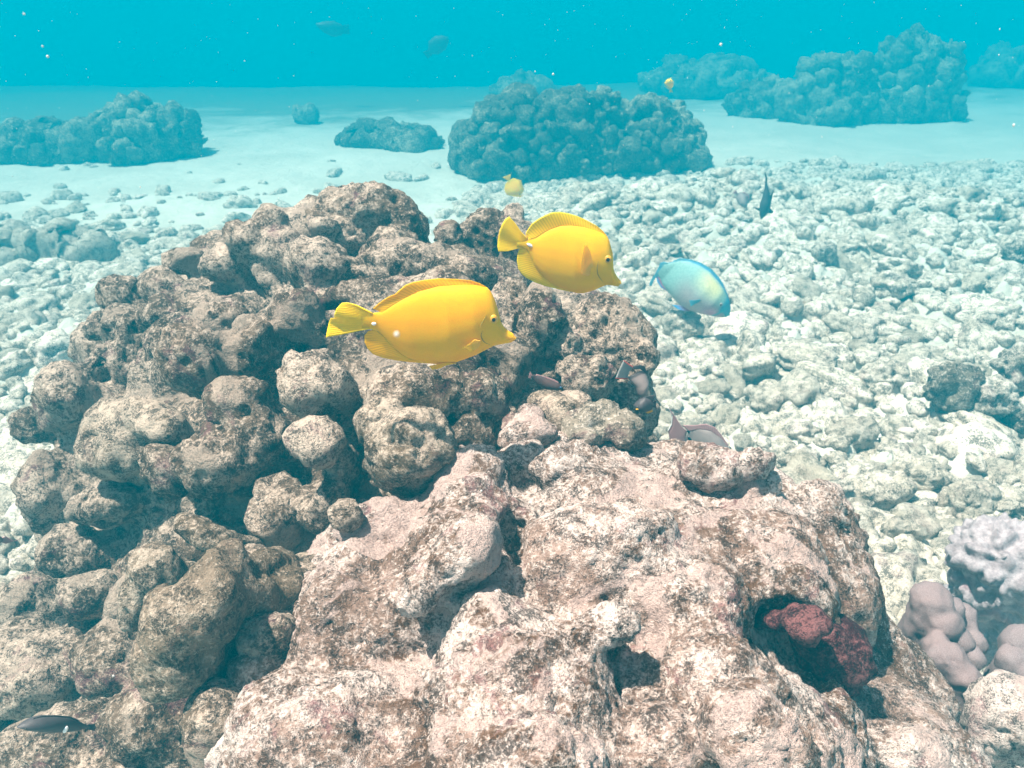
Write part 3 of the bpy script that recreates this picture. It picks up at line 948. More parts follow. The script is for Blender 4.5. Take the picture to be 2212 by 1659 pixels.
# ------------------------------------------------------------------ fish
class Fish:
    """outline points are read off the photograph (zoom region origin and scale), then laid on an upright plane at the fish's own distance"""
    def __init__(self, name, origin, zs, centre, depth, pitch=0.0, yaw=0.0, label=None, group=None, cat="fish"):
        self.o, self.zs = origin, zs
        c = W(*self.P(*centre), depth)
        h = c - CAMP
        hor = np.array([h[0], h[1], 0]); hor /= np.linalg.norm(hor)
        a = R(yaw)
        nrm = np.array([hor[0] * math.cos(a) - hor[1] * math.sin(a), hor[0] * math.sin(a) + hor[1] * math.cos(a), 0])
        u = np.array([nrm[1], -nrm[0], 0.0]); vv = np.array([0, 0, 1.0])
        p = R(pitch)
        self.X = u * math.cos(p) + vv * math.sin(p); self.Z = -u * math.sin(p) + vv * math.cos(p)
        self.Y = np.cross(self.Z, self.X)
        self.c, self.nrm = c, nrm
        self.side = -1.0 if (self.Y @ nrm) > 0 else 1.0          # sign of local y that faces the camera
        self.root = bpy.data.objects.new(name, None)
        COL.objects.link(self.root)
        self.root.empty_display_size = .02
        M = Matrix(np.column_stack([self.X, self.Y, self.Z]).tolist()).to_4x4()
        M.translation = Vector(c)
        self.root.matrix_world = M
        tag(self.root, label, cat, group)

    def P(self, x, y):
        return (self.o[0] + x * self.zs) * .553, (self.o[1] + y * self.zs) * .553

    def loc(self, pts):
        out = []
        for (x, y) in pts:
            r = ray(*self.P(x, y))
            t = ((self.c - CAMP) @ self.nrm) / (r @ self.nrm)
            q = CAMP + r * t - self.c
            out.append((q @ self.X, q @ self.Z))
        return np.array(out)

    def body(self, up, lo, T, mat, prof=None, N=64, M=28, colf=None, name="body"):
        U, L = self.loc(up), self.loc(lo)
        U = U[np.argsort(U[:, 0])]; L = L[np.argsort(L[:, 0])]
        x0, x1 = max(U[0, 0], L[0, 0]), max(U[-1, 0], L[-1, 0])
        self.U, self.L, self.x0, self.x1, self.T = U, L, x0, x1, T
        self.prof = prof or [(0, .10), (.1, .14), (.3, .55), (.55, .95), (.72, 1), (.86, .78), (.95, .42), (1, .16)]
        s = .5 - .5 * np.cos(np.linspace(0, math.pi, N))
        xs = x0 + (x1 - x0) * s
        v = []
        th = np.linspace(0, 2 * math.pi, M, endpoint=False)
        for x in xs:
            zm, h, t = self.sec(x)
            cy = np.cos(th)
            yy = t * np.sign(cy) * np.abs(cy) ** 1.15
            v.append(np.stack([np.full(M, x), yy, zm + h * np.sin(th)], -1))
        v = np.concatenate(v)
        i = np.arange(N - 1)[:, None] * M + np.arange(M)[None, :]
        j = np.arange(N - 1)[:, None] * M + (np.arange(M)[None, :] + 1) % M
        q = np.stack([i, j, j + M, i + M], -1).reshape(-1, 4)
        n = len(v)
        v = np.concatenate([v, [v[:M].mean(0) - [1e-4, 0, 0], v[-M:].mean(0) + [6e-4, 0, 0]]])
        faces = [tuple(r) for r in q.tolist()]
        faces += [(n, (k + 1) % M, k) for k in range(M)] + [(n + 1, n - M + k, n - M + (k + 1) % M) for k in range(M)]
        cols = colf(v, self) if colf else None
        self.b = link(name, make_mesh(name, v, faces, colors=cols), mat, self.root)
        return self.b

    def sec(self, x):
        zu = np.interp(x, self.U[:, 0], self.U[:, 1]); zl = np.interp(x, self.L[:, 0], self.L[:, 1])
        s = (x - self.x0) / (self.x1 - self.x0)
        t = self.T * np.interp(s, [p[0] for p in self.prof], [p[1] for p in self.prof])
        return .5 * (zu + zl), max(.5 * abs(zu - zl), 4e-4), t

    def surf(self, x, z):
        zm, h, t = self.sec(x)
        q = min(1.0, abs((z - zm) / h))
        return t * (1 - q * q) ** .575

    def fin(self, name, curves, mat, th=.0012, yoff=0.0, flare=0.0, N=90, M=12, rays=30, wave=0.0):
        C = []
        for c in curves:
            p = self.loc(c)
            seg = np.r_[0, np.cumsum(np.hypot(*np.diff(p, axis=0).T))]
            t = np.linspace(0, seg[-1], N)
            C.append(np.stack([np.interp(t, seg, p[:, 0]), np.interp(t, seg, p[:, 1])], -1))
        C = np.array(C)                                             # k, N, 2
        w = np.linspace(0, len(C) - 1, M)
        k = np.minimum(w.astype(int), len(C) - 2); fr = w - k
        g = C[k] * (1 - fr)[:, None, None] + C[k + 1] * fr[:, None, None]   # M, N, 2
        uu = np.linspace(0, 1, N)[None, :].repeat(M, 0); vv = np.linspace(0, 1, M)[:, None].repeat(N, 1)
        thick = th * (1.15 - .85 * vv) * (.75 + .25 * np.sin(uu * rays * 2 * math.pi))
        y = self.side * (yoff + flare * vv) + wave * np.sin(uu * 9 + vv * 2) * vv
        a = np.stack([g[..., 0], y + thick * .5, g[..., 1]], -1).reshape(-1, 3)
        b = np.stack([g[..., 0], y - thick * .5, g[..., 1]], -1).reshape(-1, 3)
        i = np.arange(M - 1)[:, None] * N + np.arange(N - 1)[None, :]
        q = np.stack([i, i + 1, i + N + 1, i + N], -1).reshape(-1, 4)
        n = M * N
        faces = [q, q[:, ::-1] + n]
        rim = np.concatenate([np.arange(N), np.arange(1, M) * N + N - 1, (M - 1) * N + np.arange(N - 2, -1, -1), np.arange(M - 2, 0, -1) * N])
        r2 = np.roll(rim, -1)
        faces.append(np.stack([rim, rim + n, r2 + n, r2], -1))
        uv = np.stack([uu, vv], -1).reshape(-1, 2)
        return link(name, make_mesh(name, np.concatenate([a, b]), np.concatenate(faces), uv=np.concatenate([uv, uv])), mat, self.root)

    def ball(self, name, centre, rx, rz, ry, mat, parent=None, side=None, push=0.0, ang=0):
        """flattened ball set on the body's surface"""
        x, z = self.loc([centre])[0]
        x2 = self.loc([(centre[0] + rx, centre[1])])[0]; z2 = self.loc([(centre[0], centre[1] + rz)])[0]
        rX = math.hypot(x2[0] - x, x2[1] - z); rZ = math.hypot(z2[0] - x, z2[1] - z)
        side = self.side if side is None else side
        y = side * (self.surf(x, z) + push)
        th = np.linspace(0, math.pi, 14); ph = np.linspace(0, 2 * math.pi, 24, endpoint=False)
        v = [(0, 0, 1.)] + [(math.sin(a) * math.cos(b), math.sin(a) * math.sin(b), math.cos(a)) for a in th[1:-1] for b in ph] + [(0, 0, -1.)]
        v = np.array(v)
        fs = [(0, 1 + k, 1 + (k + 1) % 24) for k in range(24)]
        for a in range(11):
            fs += [(1 + a * 24 + k, 1 + (a + 1) * 24 + k, 1 + (a + 1) * 24 + (k + 1) % 24, 1 + a * 24 + (k + 1) % 24) for k in range(24)]
        m = len(v) - 1
        fs += [(m, m - 24 + (k + 1) % 24, m - 24 + k) for k in range(24)]
        v = v * np.array([rX, ry, rZ])
        ca, sa = math.cos(R(ang)), math.sin(R(ang))
        v = np.stack([v[:, 0] * ca - v[:, 2] * sa, v[:, 1], v[:, 0] * sa + v[:, 2] * ca], -1)
        o = link(name, make_mesh(name, v, fs), mat, parent or self.root)
        o.location = (x, y, z)
        if parent is not None:
            o.location = Vector((x, y, z)) - parent.location
        return o

    def eyes(self, c, r, rp, m_iris, m_pupil, bulge=.0012):
        px = abs(self.loc([(c[0] + r, c[1])])[0][0] - self.loc([c])[0][0]) + abs(self.loc([(c[0] + r, c[1])])[0][1] - self.loc([c])[0][1])
        for sd in (self.side, -self.side):
            e = self.ball("eye", c, r, r, px * .5, m_iris, side=sd, push=-px * .12)
            self.ball("pupil", c, rp, rp, px * .2, M_pupil if m_pupil is None else m_pupil, parent=e, side=sd, push=px * .26)

    def ridge(self, name, pts, w, mat, side=None, lift=.0004):
        """a thin line laid on the skin (gill slit, mouth)"""
        p = self.loc(pts)
        seg = np.r_[0, np.cumsum(np.hypot(*np.diff(p, axis=0).T))]
        t = np.linspace(0, seg[-1], 24)
        q = np.stack([np.interp(t, seg, p[:, 0]), np.interp(t, seg, p[:, 1])], -1)
        for _ in range(3):
            q[1:-1] = .25 * q[:-2] + .5 * q[1:-1] + .25 * q[2:]
        side = self.side if side is None else side
        d = np.gradient(q, axis=0); d /= np.linalg.norm(d, axis=1, keepdims=True) + 1e-9
        nn = np.stack([-d[:, 1], d[:, 0]], -1)
        W_ = w * np.sin(np.linspace(.15, math.pi - .15, 24))[:, None]
        rows = []
        for k, (off, up) in enumerate(((-1, -.0012), (-.5, 0), (0, lift), (.5, 0), (1, -.0012))):
            e = q + nn * W_ * off
            yy = np.array([side * (self.surf(a, b) + lift * .5 + up) for a, b in e])
            rows.append(np.stack([e[:, 0], yy, e[:, 1]], -1))
        v = np.concatenate(rows); N = 24
        i = np.arange(4)[:, None] * N + np.arange(N - 1)[None, :]
        f = np.stack([i, i + 1, i + N + 1, i + N], -1).reshape(-1, 4)
        return link(name, make_mesh(name, v, f), mat, self.root)


M_pupil = simple_mat("fish_pupil", (.006, .006, .008), .15, .5)
M_tang = fish_skin("yellow_tang_skin", (1.0, .50, .0), (.98, .54, .0), sss=.8)
M_tang2 = fish_skin("bright_yellow_tang_skin", (1.0, .56, .0), (1.0, .62, .002), sss=.8)
M_tfin = fin_mat("yellow_fin", (1.0, .50, .0), (1.0, .42, .0), 34, .34, .4)
M_tfin2 = fin_mat("bright_yellow_fin", (1.0, .56, .0), (1.0, .60, .01), 34, .42, .4)
M_tiris = simple_mat("yellow_iris", (.70, .40, .03), .35, .4, (.55, .26, .03), 300)
M_diris = simple_mat("dark_iris", (.05, .045, .04), .3, .5)
M_tgill = simple_mat("olive_gill_edge", (.36, .24, .02), .6, .2)
M_spine = simple_mat("white_tail_spine", (.88, .84, .86), .4, .4)
M_pec = fin_mat("orange_pectoral_fin", (1.0, .47, .05), (1.0, .52, .0), 14, .25, .4, .35)

def lerp(a, b, t):
    return a + (b - a) * t[:, None]


def sm(x, a, b):
    t = np.clip((x - a) / (b - a), 0, 1)
    return t * t * (3 - 2 * t)


def tang_colours(base):
    def f(v, F):
        s = (v[:, 0] - F.x0) / (F.x1 - F.x0)
        sec = np.array([F.sec(x)[:2] for x in v[:, 0]])
        q = (v[:, 2] - sec[:, 0]) / sec[:, 1]
        mott = fbm(v, 60, 3, 4); band = np.sin(q * 17 + 2.5 * fbm(v, 18, 2, 9))
        c = np.tile(np.array(base), (len(v), 1)) * (1 + .05 * mott + .035 * band)[:, None]
        c = lerp(c, np.array([1.0, .43, .0]), .75 * sm(q, .62, 1.0))                       # orange along the back and belly edge
        c = lerp(c, np.array([.98, .42, .0]), .5 * sm(-q, .75, 1.0))
        c = lerp(c, np.array([.74, .47, .0]), .55 * sm(s, .70, .86) * (1 - sm(s, .93, .99)))     # olive face
        c = lerp(c, np.array([.82, .50, .0]), .5 * np.exp(-((q + .35) / .35) ** 2) * sm(s, .2, .4))
        c = lerp(c, np.array([1.0, .36, .04]), .7 * sm(s, .975, 1.0))                      # orange lips
        c = lerp(c, np.array([1.0, .46, .0]), .5 * (1 - sm(s, .05, .25)))
        return np.clip(c, 0, 1)
    return f


M_tangv = vcol_mat("yellow_tang_scales", .55, 1500, (.55, .22, 0), .8, .22)
# lower yellow fish
t1 = Fish("yellow_tang", (1240, 1040), 800 / 2212, (1200, 620), .86, label="larger yellow surgeonfish in front, swimming right close above the coral mound")
UP = [(2140, 765), (2110, 725), (2060, 697), (2010, 650), (1978, 590), (1962, 520), (1945, 450), (1912, 350), (1872, 270), (1825, 222), (1750, 205), (1600, 196), (1500, 200), (1300, 214), (1100, 265), (900, 362), (760, 448), (680, 494), (620, 502), (560, 512), (470, 500)]
LO = [(2142, 775), (2130, 797), (2090, 820), (1990, 836), (1900, 858), (1820, 900), (1700, 960), (1500, 1035), (1350, 1056), (1200, 1044), (1000, 1004), (900, 945), (800, 858), (720, 765), (660, 706), (610, 685), (560, 676), (470, 680)]
t1.body(UP, LO, .0175, M_tangv, colf=tang_colours((1.0, .465, .0)), N=110, M=64)
t1.fin("dorsal_fin", [[(690, 496), (760, 454), (900, 368), (1100, 272), (1300, 222), (1500, 208), (1600, 204), (1750, 214), (1815, 222)],
                      [(672, 494), (596, 458), (640, 420), (700, 370), (780, 320), (840, 297), (890, 250), (950, 200), (1030, 170), (1150, 150), (1300, 135), (1500, 140), (1650, 150), (1750, 180), (1815, 214)]], M_tfin, .0022, rays=34, wave=.001)
t1.fin("anal_fin", [[(640, 698), (720, 762), (800, 850), (900, 938), (1000, 998), (1200, 1036), (1340, 1050)],
                    [(608, 688), (545, 704), (508, 750), (510, 820), (545, 890), (600, 945), (700, 985), (850, 1020), (1000, 1040), (1200, 1048), (1340, 1054)]], M_tfin, .0022, rays=30, wave=.001)
t1.fin("tail_fin", [[(600, 506), (585, 560), (575, 620), (565, 674)], [(420, 418), (400, 520), (400, 620), (420, 702)], [(330, 398), (280, 500), (270, 600), (270, 732)], [(262, 402), (205, 455), (184, 510), (182, 556), (142, 563), (120, 620), (105, 690), (92, 760)]], M_tfin2, .003, rays=20, M=18, wave=.002)
t1.fin("pectoral_fin", [[(1752, 742), (1735, 805)], [(1680, 718), (1660, 760), (1690, 832)], [(1620, 760), (1555, 790), (1640, 828)]], M_pec, .0012, .0165, .006, N=30, rays=8)
t1.fin("pelvic_fin", [[(1500, 1030), (1380, 1052)], [(1400, 1012), (1330, 1075)], [(1205, 1046), (1240, 1086)]], M_tfin, .002, .004, .004, N=30, rays=6)
t1.eyes((1890, 525), 48, 22, M_tiris, None)
for sd in (1, -1):
    t1.ball("tail_spine", (612, 612), 26, 17, .0016, M_spine, side=sd, push=.0002)
t1.ridge("gill_slit", [(1770, 640), (1752, 690), (1775, 750), (1810, 790), (1860, 815)], .0011, M_tgill)
t1.ridge("gill_slit", [(1815, 470), (1775, 540), (1740, 600)], .0009, M_tgill)
t1.ridge("mouth", [(2105, 815), (2122, 792), (2142, 780)], .0007, M_tgill)

# upper yellow fish
t2 = Fish("yellow_tang", (1900, 790), 560 / 2212, (1250, 800), 1.06, label="smaller brighter yellow surgeonfish with raised dorsal fin, above and right of the larger one")
UP = [(2080, 1240), (2072, 1212), (2030, 1168), (1985, 1095), (1958, 1010), (1956, 900), (1954, 800), (1932, 720), (1900, 600), (1862, 520), (1800, 478), (1650, 425), (1500, 378), (1300, 352), (1150, 360), (1000, 407), (880, 472), (780, 538), (700, 568), (640, 570), (540, 590), (470, 595)]
LO = [(2078, 1252), (2035, 1298), (1980, 1290), (1900, 1276), (1850, 1277), (1780, 1302), (1650, 1360), (1500, 1402), (1400, 1402), (1300, 1375), (1100, 1310), (950, 1220), (850, 1130), (750, 1000), (690, 862), (650, 770), (600, 725), (540, 706), (470, 690)]
t2.body(UP, LO, .0150, M_tangv, colf=tang_colours((1.0, .53, .0)), N=110, M=64)
t2.fin("dorsal_fin", [[(650, 572), (780, 545), (880, 480), (1000, 414), (1150, 368), (1300, 360), (1500, 388), (1650, 434), (1800, 490), (1858, 530)],
                      [(640, 556), (608, 520), (605, 480), (640, 420), (700, 330), (800, 255), (900, 200), (1000, 155), (1130, 148), (1250, 170), (1400, 215), (1550, 280), (1700, 360), (1800, 440), (1862, 520)]], M_tfin2, .002, rays=36, wave=.0012)
t2.fin("anal_fin", [[(620, 722), (690, 850), (760, 1000), (855, 1125), (955, 1212), (1100, 1300), (1300, 1370)], [(522, 708), (482, 780), (470, 900), (490, 1020), (540, 1100), (620, 1170), (750, 1240), (900, 1295), (1100, 1340), (1300, 1378)]], M_tfin2, .002, rays=30, wave=.001)
t2.fin("tail_fin", [[(640, 560), (600, 600), (580, 650), (560, 704)], [(540, 462), (490, 550), (460, 640), (450, 722)], [(450, 332), (375, 480), (335, 620), (330, 756)], [(350, 225), (290, 260), (240, 340), (200, 450), (175, 580), (170, 680), (185, 757)]], M_tfin2, .0026, rays=22, M=18, wave=.0012)
t2.fin("pectoral_fin", [[(1650, 1030), (1560, 1090)], [(1640, 880), (1530, 960), (1470, 1060)], [(1600, 700), (1500, 840), (1455, 1000)], [(1550, 595), (1510, 580), (1470, 800)]], M_pec, .001, .0135, .005, N=30, rays=10)
t2.eyes((1870, 845), 62, 31, M_tiris, None)
for sd in (1, -1):
    t2.ball("tail_spine", (670, 652), 52, 22, .0016, M_spine, side=sd, push=.0002, ang=-28)
t2.ridge("gill_slit", [(1725, 860), (1702, 960), (1712, 1060), (1745, 1130), (1800, 1202)], .0010, M_tgill)
t2.ridge("mouth", [(1990, 1262), (2025, 1262), (2070, 1262)], .0008, M_tgill)

# far yellow fish
def small_fish(f, up, lo, T, mb, fins, eye=None, prof=None, mi=None):
    f.body(up, lo, T, mb, prof, 36, 16)
    for (nm, cur, mf, th) in fins:
        f.fin(nm, cur, mf, th, N=40, M=8, rays=14)
    if eye:
        f.eyes(eye[0], eye[1], eye[1] * .5, mi or (M_tiris if mb is M_tang2 else M_diris), None)
    return f


FT = "small yellow surgeonfish far off"
f = Fish("yellow_tang", (1880, 250), 840 / 2212, (330, 1250), 4.2, pitch=-50, label="pale yellow fish hazed by distance, nose down over the sand mound", group=FT)
small_fish(f, [(290, 1190), (340, 1175), (400, 1210), (440, 1300), (430, 1340), (400, 1365)], [(280, 1195), (245, 1240), (238, 1300), (260, 1345), (330, 1362), (400, 1372)], .02, M_tang2,
           [("tail_fin", [[(300, 1185), (270, 1200)], [(303, 1132), (262, 1150), (218, 1164)]], M_tfin2, .003), ("dorsal_fin", [[(310, 1195), (390, 1215), (430, 1290)], [(330, 1172), (410, 1195), (442, 1300)]], M_tfin2, .003)], ((395, 1330), 10))
f = Fish("yellow_tang", (1880, 250), 840 / 2212, (1930, 220), 4.4, pitch=60, label="tiny pale yellow fish hanging above the wide reef head", group=FT)
small_fish(f, [(1950, 260), (1978, 225), (1980, 180), (1960, 150), (1945, 146)], [(1945, 262), (1900, 245), (1882, 200), (1905, 160), (1940, 148)], .02, M_tang2,
           [("tail_fin", [[(1955, 252), (1938, 256)], [(1972, 295), (1950, 285), (1935, 300)]], M_tfin2, .003), ("anal_fin", [[(1940, 255), (1900, 230)], [(1925, 262), (1884, 225)]], M_tfin2, .003)], ((1945, 168), 8))

# blue parrotfish
def parrot_colours(v, F):
    s = (v[:, 0] - F.x0) / (F.x1 - F.x0)
    sec = np.array([F.sec(x)[:2] for x in v[:, 0]])
    q = (v[:, 2] - sec[:, 0]) / sec[:, 1]                    # -1 belly .. 1 back
    wob = .12 * fbm(v, 25, 3, 5)
    c = np.tile(np.array([.28, .50, .47]), (len(v), 1))
    c = lerp(c, np.array([.40, .36, .36]), sm(-q + wob, -.65, .35) * sm(s, .15, .45))               # grey mauve belly
    c = lerp(c, np.array([.78, .72, .36]), sm(q + wob, -.2, .7) * sm(s, .30, .58) * (1 - sm(s, .64, .82)) * (1 - sm(q, .8, 1.0)) * .85)   # yellow saddle
    c = lerp(c, np.array([.60, .30, .42]), np.exp(-((s - .78) / .10) ** 2 - ((q + .55) / .42) ** 2))   # pink cheek
    c = lerp(c, np.array([.05, .36, .52]), sm(s, .80, .86) * sm(q + wob, -.3, .1))
    c = lerp(c, np.array([.02, .42, .50]), np.exp(-((s - .875 - .05 * q) / .014) ** 2) * .9)
    c = lerp(c, np.array([.02, .42, .50]), np.exp(-((s - .965) / .02) ** 2) * .8)
    c = lerp(c, np.array([.01, .20, .40]), sm(q, .90, 1.0))
    return c


M_parrot = vcol_mat("parrotfish_skin", .5, 160)
M_pfin = fin_mat("blue_parrotfish_fin", (.16, .38, .44), (.14, .42, .56), 16, .3)
M_ppink = fin_mat("pink_edged_fin", (.60, .22, .30), (.04, .42, .85), 14, .2)
pf = Fish("parrotfish", (2480, 960), 440 / 2212, (1150, 800), 2.75, pitch=-33, label="large blue green parrotfish with yellow back, feeding head down on the rubble")
UP = [(1860, 1345), (1886, 1230), (1862, 1080), (1820, 950), (1760, 810), (1650, 655), (1500, 485), (1300, 360), (1100, 292), (900, 280), (760, 312), (640, 338), (560, 345)]
LO = [(1858, 1352), (1780, 1395), (1700, 1402), (1550, 1375), (1300, 1320), (1100, 1270), (900, 1180), (760, 1040), (650, 905), (540, 760), (470, 610), (440, 540)]
pf.body(UP, LO, .052, M_parrot, colf=parrot_colours, N=90, M=48)
pf.fin("dorsal_fin", [[(760, 315), (900, 284), (1100, 296), (1300, 364), (1500, 490), (1650, 660), (1740, 790)], [(750, 295), (880, 244), (1110, 268), (1310, 338), (1515, 465), (1668, 640), (1750, 775)]], M_pfin, .004, rays=22)
pf.fin("tail_fin", [[(650, 335), (600, 420), (540, 500), (470, 600)], [(570, 318), (520, 430), (470, 520), (420, 600)], [(500, 335), (455, 440), (400, 545), (300, 700), (285, 780), (322, 792)]], M_pfin, .006, rays=14, M=16)
pf.fin("anal_fin", [[(475, 610), (540, 740), (600, 840), (660, 905)], [(415, 595), (445, 720), (510, 815), (640, 895)]], M_ppink, .004, rays=12)
pf.fin("pelvic_fin", [[(1080, 1255), (1000, 1190)], [(960, 1240), (900, 1140)], [(860, 1200), (735, 1118)]], M_ppink, .003, .012, .012, N=30, rays=6)
pf.fin("pelvic_fin", [[(1120, 1270), (1060, 1262)], [(960, 1290), (920, 1258)], [(800, 1240), (770, 1225)]], M_pfin, .003, -.012, -.012, N=30, rays=6)
pf.fin("pectoral_fin", [[(1300, 960), (1270, 1010)], [(1200, 955), (1190, 1030)], [(1080, 940), (1110, 1060)]], M_pfin, .002, .050, .02, N=30, rays=7)
pf.eyes((1690, 1075), 34, 17, simple_mat("parrotfish_iris", (.36, .22, .20), .4, .4, (.2, .3, .3), 100), None)
pf.ridge("mouth", [(1740, 1250), (1790, 1340), (1830, 1380)], .003, simple_mat("blue_mouth_edge", (.02, .28, .42), .5, .3))

# dark fish
M_brown = fish_skin("brown_surgeonfish_skin", (.21, .165, .16), (.27, .22, .21), 30, .5)
M_brfin = fin_mat("purplish_brown_fin", (.42, .24, .24), (.48, .27, .28), 24, .3, .25)
M_dark = fish_skin("dark_fish_skin", (.045, .042, .05), (.075, .065, .07), 30, .5)
M_dkfin = fin_mat("dark_fin", (.04, .038, .045), (.06, .05, .055), 16, .3, .2)
M_greyfin = fin_mat("grey_fin", (.25, .26, .26), (.34, .34, .33), 12, .3, .35)
M_redfin = fin_mat("red_fin_edge", (.36, .06, .05), (.42, .07, .06), 3, .2, .2)
M_white = simple_mat("white_fin_edge", (.85, .84, .85), .5, .3)
M_yel = simple_mat("yellow_spot", (.75, .40, .02), .5, .3)
M_bluespot = simple_mat("blue_cheek", (.04, .12, .24), .45, .4)
O4, Z4 = (2060, 1380), 900 / 2212
f = Fish("surgeonfish", O4, Z4, (1650, 820), 1.75, pitch=-18, label="brown surgeonfish with tall curved tail, half hidden behind the rock edge")
small_fish(f, [(1500, 742), (1560, 745), (1650, 722), (1760, 740), (1860, 812), (1930, 900), (1985, 960)], [(1500, 850), (1580, 905), (1680, 960), (1800, 1010), (1900, 1020), (1985, 975)], .018, M_brown,
           [("tail_fin", [[(1535, 750), (1520, 800), (1530, 868)], [(1480, 700), (1460, 790), (1480, 890)], [(1358, 520), (1396, 600), (1388, 680), (1350, 748), (1370, 840), (1400, 930)]], M_brfin, .003),
            ("dorsal_fin", [[(1545, 750), (1650, 726), (1760, 744), (1860, 816), (1925, 900)], [(1490, 690), (1600, 690), (1710, 678), (1800, 708), (1862, 780), (1930, 880)]], M_brfin, .003),
            ("fin_edge", [[(1358, 522), (1394, 600), (1387, 680), (1352, 746)], [(1350, 519), (1387, 600), (1380, 680), (1346, 746)]], M_white, .0034)], ((1940, 925), 14))
f.ball("tail_spine", (1560, 820), 30, 13, .003, M_pupil, ang=-30)
f.ball("dark_spot", (1548, 752), 22, 12, .003, M_pupil, ang=-35, push=-.001)
f = Fish("surgeonfish", O4, Z4, (1060, 260), 1.08, pitch=-66, yaw=20, label="dark grey fish with pale red-edged tail, diving beside the domed boulder")
small_fish(f, [(1000, 150), (1060, 140), (1130, 170), (1166, 270), (1150, 370), (1110, 425)], [(960, 235), (1000, 280), (1030, 320), (1050, 390), (1080, 428)], .012, M_brown,
           [("tail_fin", [[(1012, 130), (975, 180), (958, 238)], [(962, 108), (930, 180), (910, 238)], [(922, 72), (880, 160), (848, 236)]], M_greyfin, .002), ("dorsal_fin", [[(1020, 150), (1080, 148), (1140, 190)], [(1012, 128), (1080, 112), (1125, 122), (1146, 180)]], M_dkfin, .003),
            ("fin_edge", [[(1012, 140), (925, 75)], [(1016, 128), (920, 62)]], M_redfin, .0026), ("fin_edge", [[(965, 234), (848, 238)], [(960, 248), (846, 246)]], M_redfin, .0026),
            ("pectoral_fin", [[(1030, 330), (1000, 300)], [(960, 280), (985, 260)]], M_greyfin, .002)], ((1110, 390), 9))
f = Fish("damselfish", O4, Z4, (1130, 490), 1.03, pitch=-172, label="small blackish damselfish with yellow fin tips at the mound's right foot")
small_fish(f, [(1215, 480), (1190, 445), (1130, 420), (1080, 438), (1040, 475), (1026, 492)], [(1215, 500), (1195, 545), (1130, 566), (1080, 550), (1045, 520), (1026, 500)], .011, M_dark,
           [("tail_fin", [[(1200, 470), (1200, 510)], [(1236, 450), (1238, 530)]], M_dkfin, .002), ("dorsal_fin", [[(1060, 455), (1130, 428), (1200, 470)], [(1080, 430), (1150, 412), (1228, 402)]], M_dkfin, .002),
            ("anal_fin", [[(1120, 560), (1195, 530)], [(1160, 578), (1205, 560)]], M_yel, .002)], ((1062, 490), 10))
f.ball("yellow_spot", (1062, 506), 20, 6, .001, M_yel)
f = Fish("wrasse", O4, Z4, (180, 280), 1.12, pitch=-22, label="slender reddish brown fish with bluish head in the dark hollow below the larger yellow fish")
small_fish(f, [(345, 328), (305, 285), (220, 250), (130, 215), (60, 205), (30, 215)], [(345, 338), (285, 362), (180, 346), (95, 302), (50, 250), (30, 235)], .008, fish_skin("reddish_wrasse_skin", (.10, .045, .035), (.06, .04, .045), 60),
           [("tail_fin", [[(48, 210), (40, 245)], [(25, 175), (10, 235)]], M_brfin, .0015), ("dorsal_fin", [[(80, 212), (220, 256), (300, 286)], [(90, 200), (228, 240), (295, 272)]], M_brfin, .0015)], ((318, 320), 13), mi=M_bluespot)
f = Fish("surgeonfish", (2820, 600), 300 / 1659, (930, 1000), 3.6, pitch=-98, label="dark fish feeding straight nose down in the rubble, tail pointing up")
small_fish(f, [(965, 600), (1000, 720), (1035, 860), (1060, 1000), (1060, 1120), (1030, 1250), (950, 1340), (850, 1420)], [(935, 600), (920, 760), (870, 940), (815, 1090), (805, 1200), (812, 1320), (835, 1415)], .035, M_dark,
           [("tail_fin", [[(970, 640), (930, 640)], [(985, 540), (938, 540)], [(945, 420), (925, 380)]], M_dkfin, .006), ("dorsal_fin", [[(1050, 1120), (1045, 900)], [(1085, 960), (1112, 820)]], M_dkfin, .006),
            ("pectoral_fin", [[(810, 1180), (820, 1250)], [(740, 1170), (760, 1220)], [(670, 1145), (690, 1165)]], M_dkfin, .005), ("pectoral_fin", [[(1040, 1180), (1000, 1290)], [(1110, 1250), (1100, 1290)]], M_dkfin, .005)], ((850, 1370), 16))
f = Fish("surgeonfish", (2820, 600), 300 / 1659, (450, 1020), 4.0, pitch=-50, label="faint greyish fish in stirred-up silt left of the upright dark fish")
small_fish(f, [(330, 850), (430, 830), (540, 900), (570, 1030), (540, 1160)], [(310, 870), (310, 980), (350, 1090), (450, 1160), (540, 1180)], .04, M_brown,
           [("tail_fin", [[(340, 850), (315, 890)], [(300, 780), (240, 850)]], M_brfin, .006), ("dorsal_fin", [[(440, 840), (540, 910), (570, 1020)], [(480, 825), (590, 900), (600, 1010)]], M_brfin, .006)], ((525, 1100), 15))
f = Fish("surgeonfish", (0, 2000), 300 / 1659, (-250, 560), 1.15, pitch=170, label="dark purple fish leaving past the left edge, only its forked tail in view")
small_fish(f, [(60, 560), (-60, 470), (-300, 300), (-600, 300), (-800, 520)], [(60, 640), (-60, 700), (-300, 820), (-600, 780), (-800, 540)], .012, M_brown,
           [("tail_fin", [[(40, 550), (35, 600), (30, 650)], [(120, 530), (150, 610), (130, 690)], [(0, 330), (130, 530), (330, 635), (490, 555)]], M_brfin, .002)], ((-720, 500), 25))
f = Fish("wrasse", (0, 2700), 500 / 2212, (900, 570), .80, pitch=176, label="slender dark wrasse with a white spot in the lower left corner")
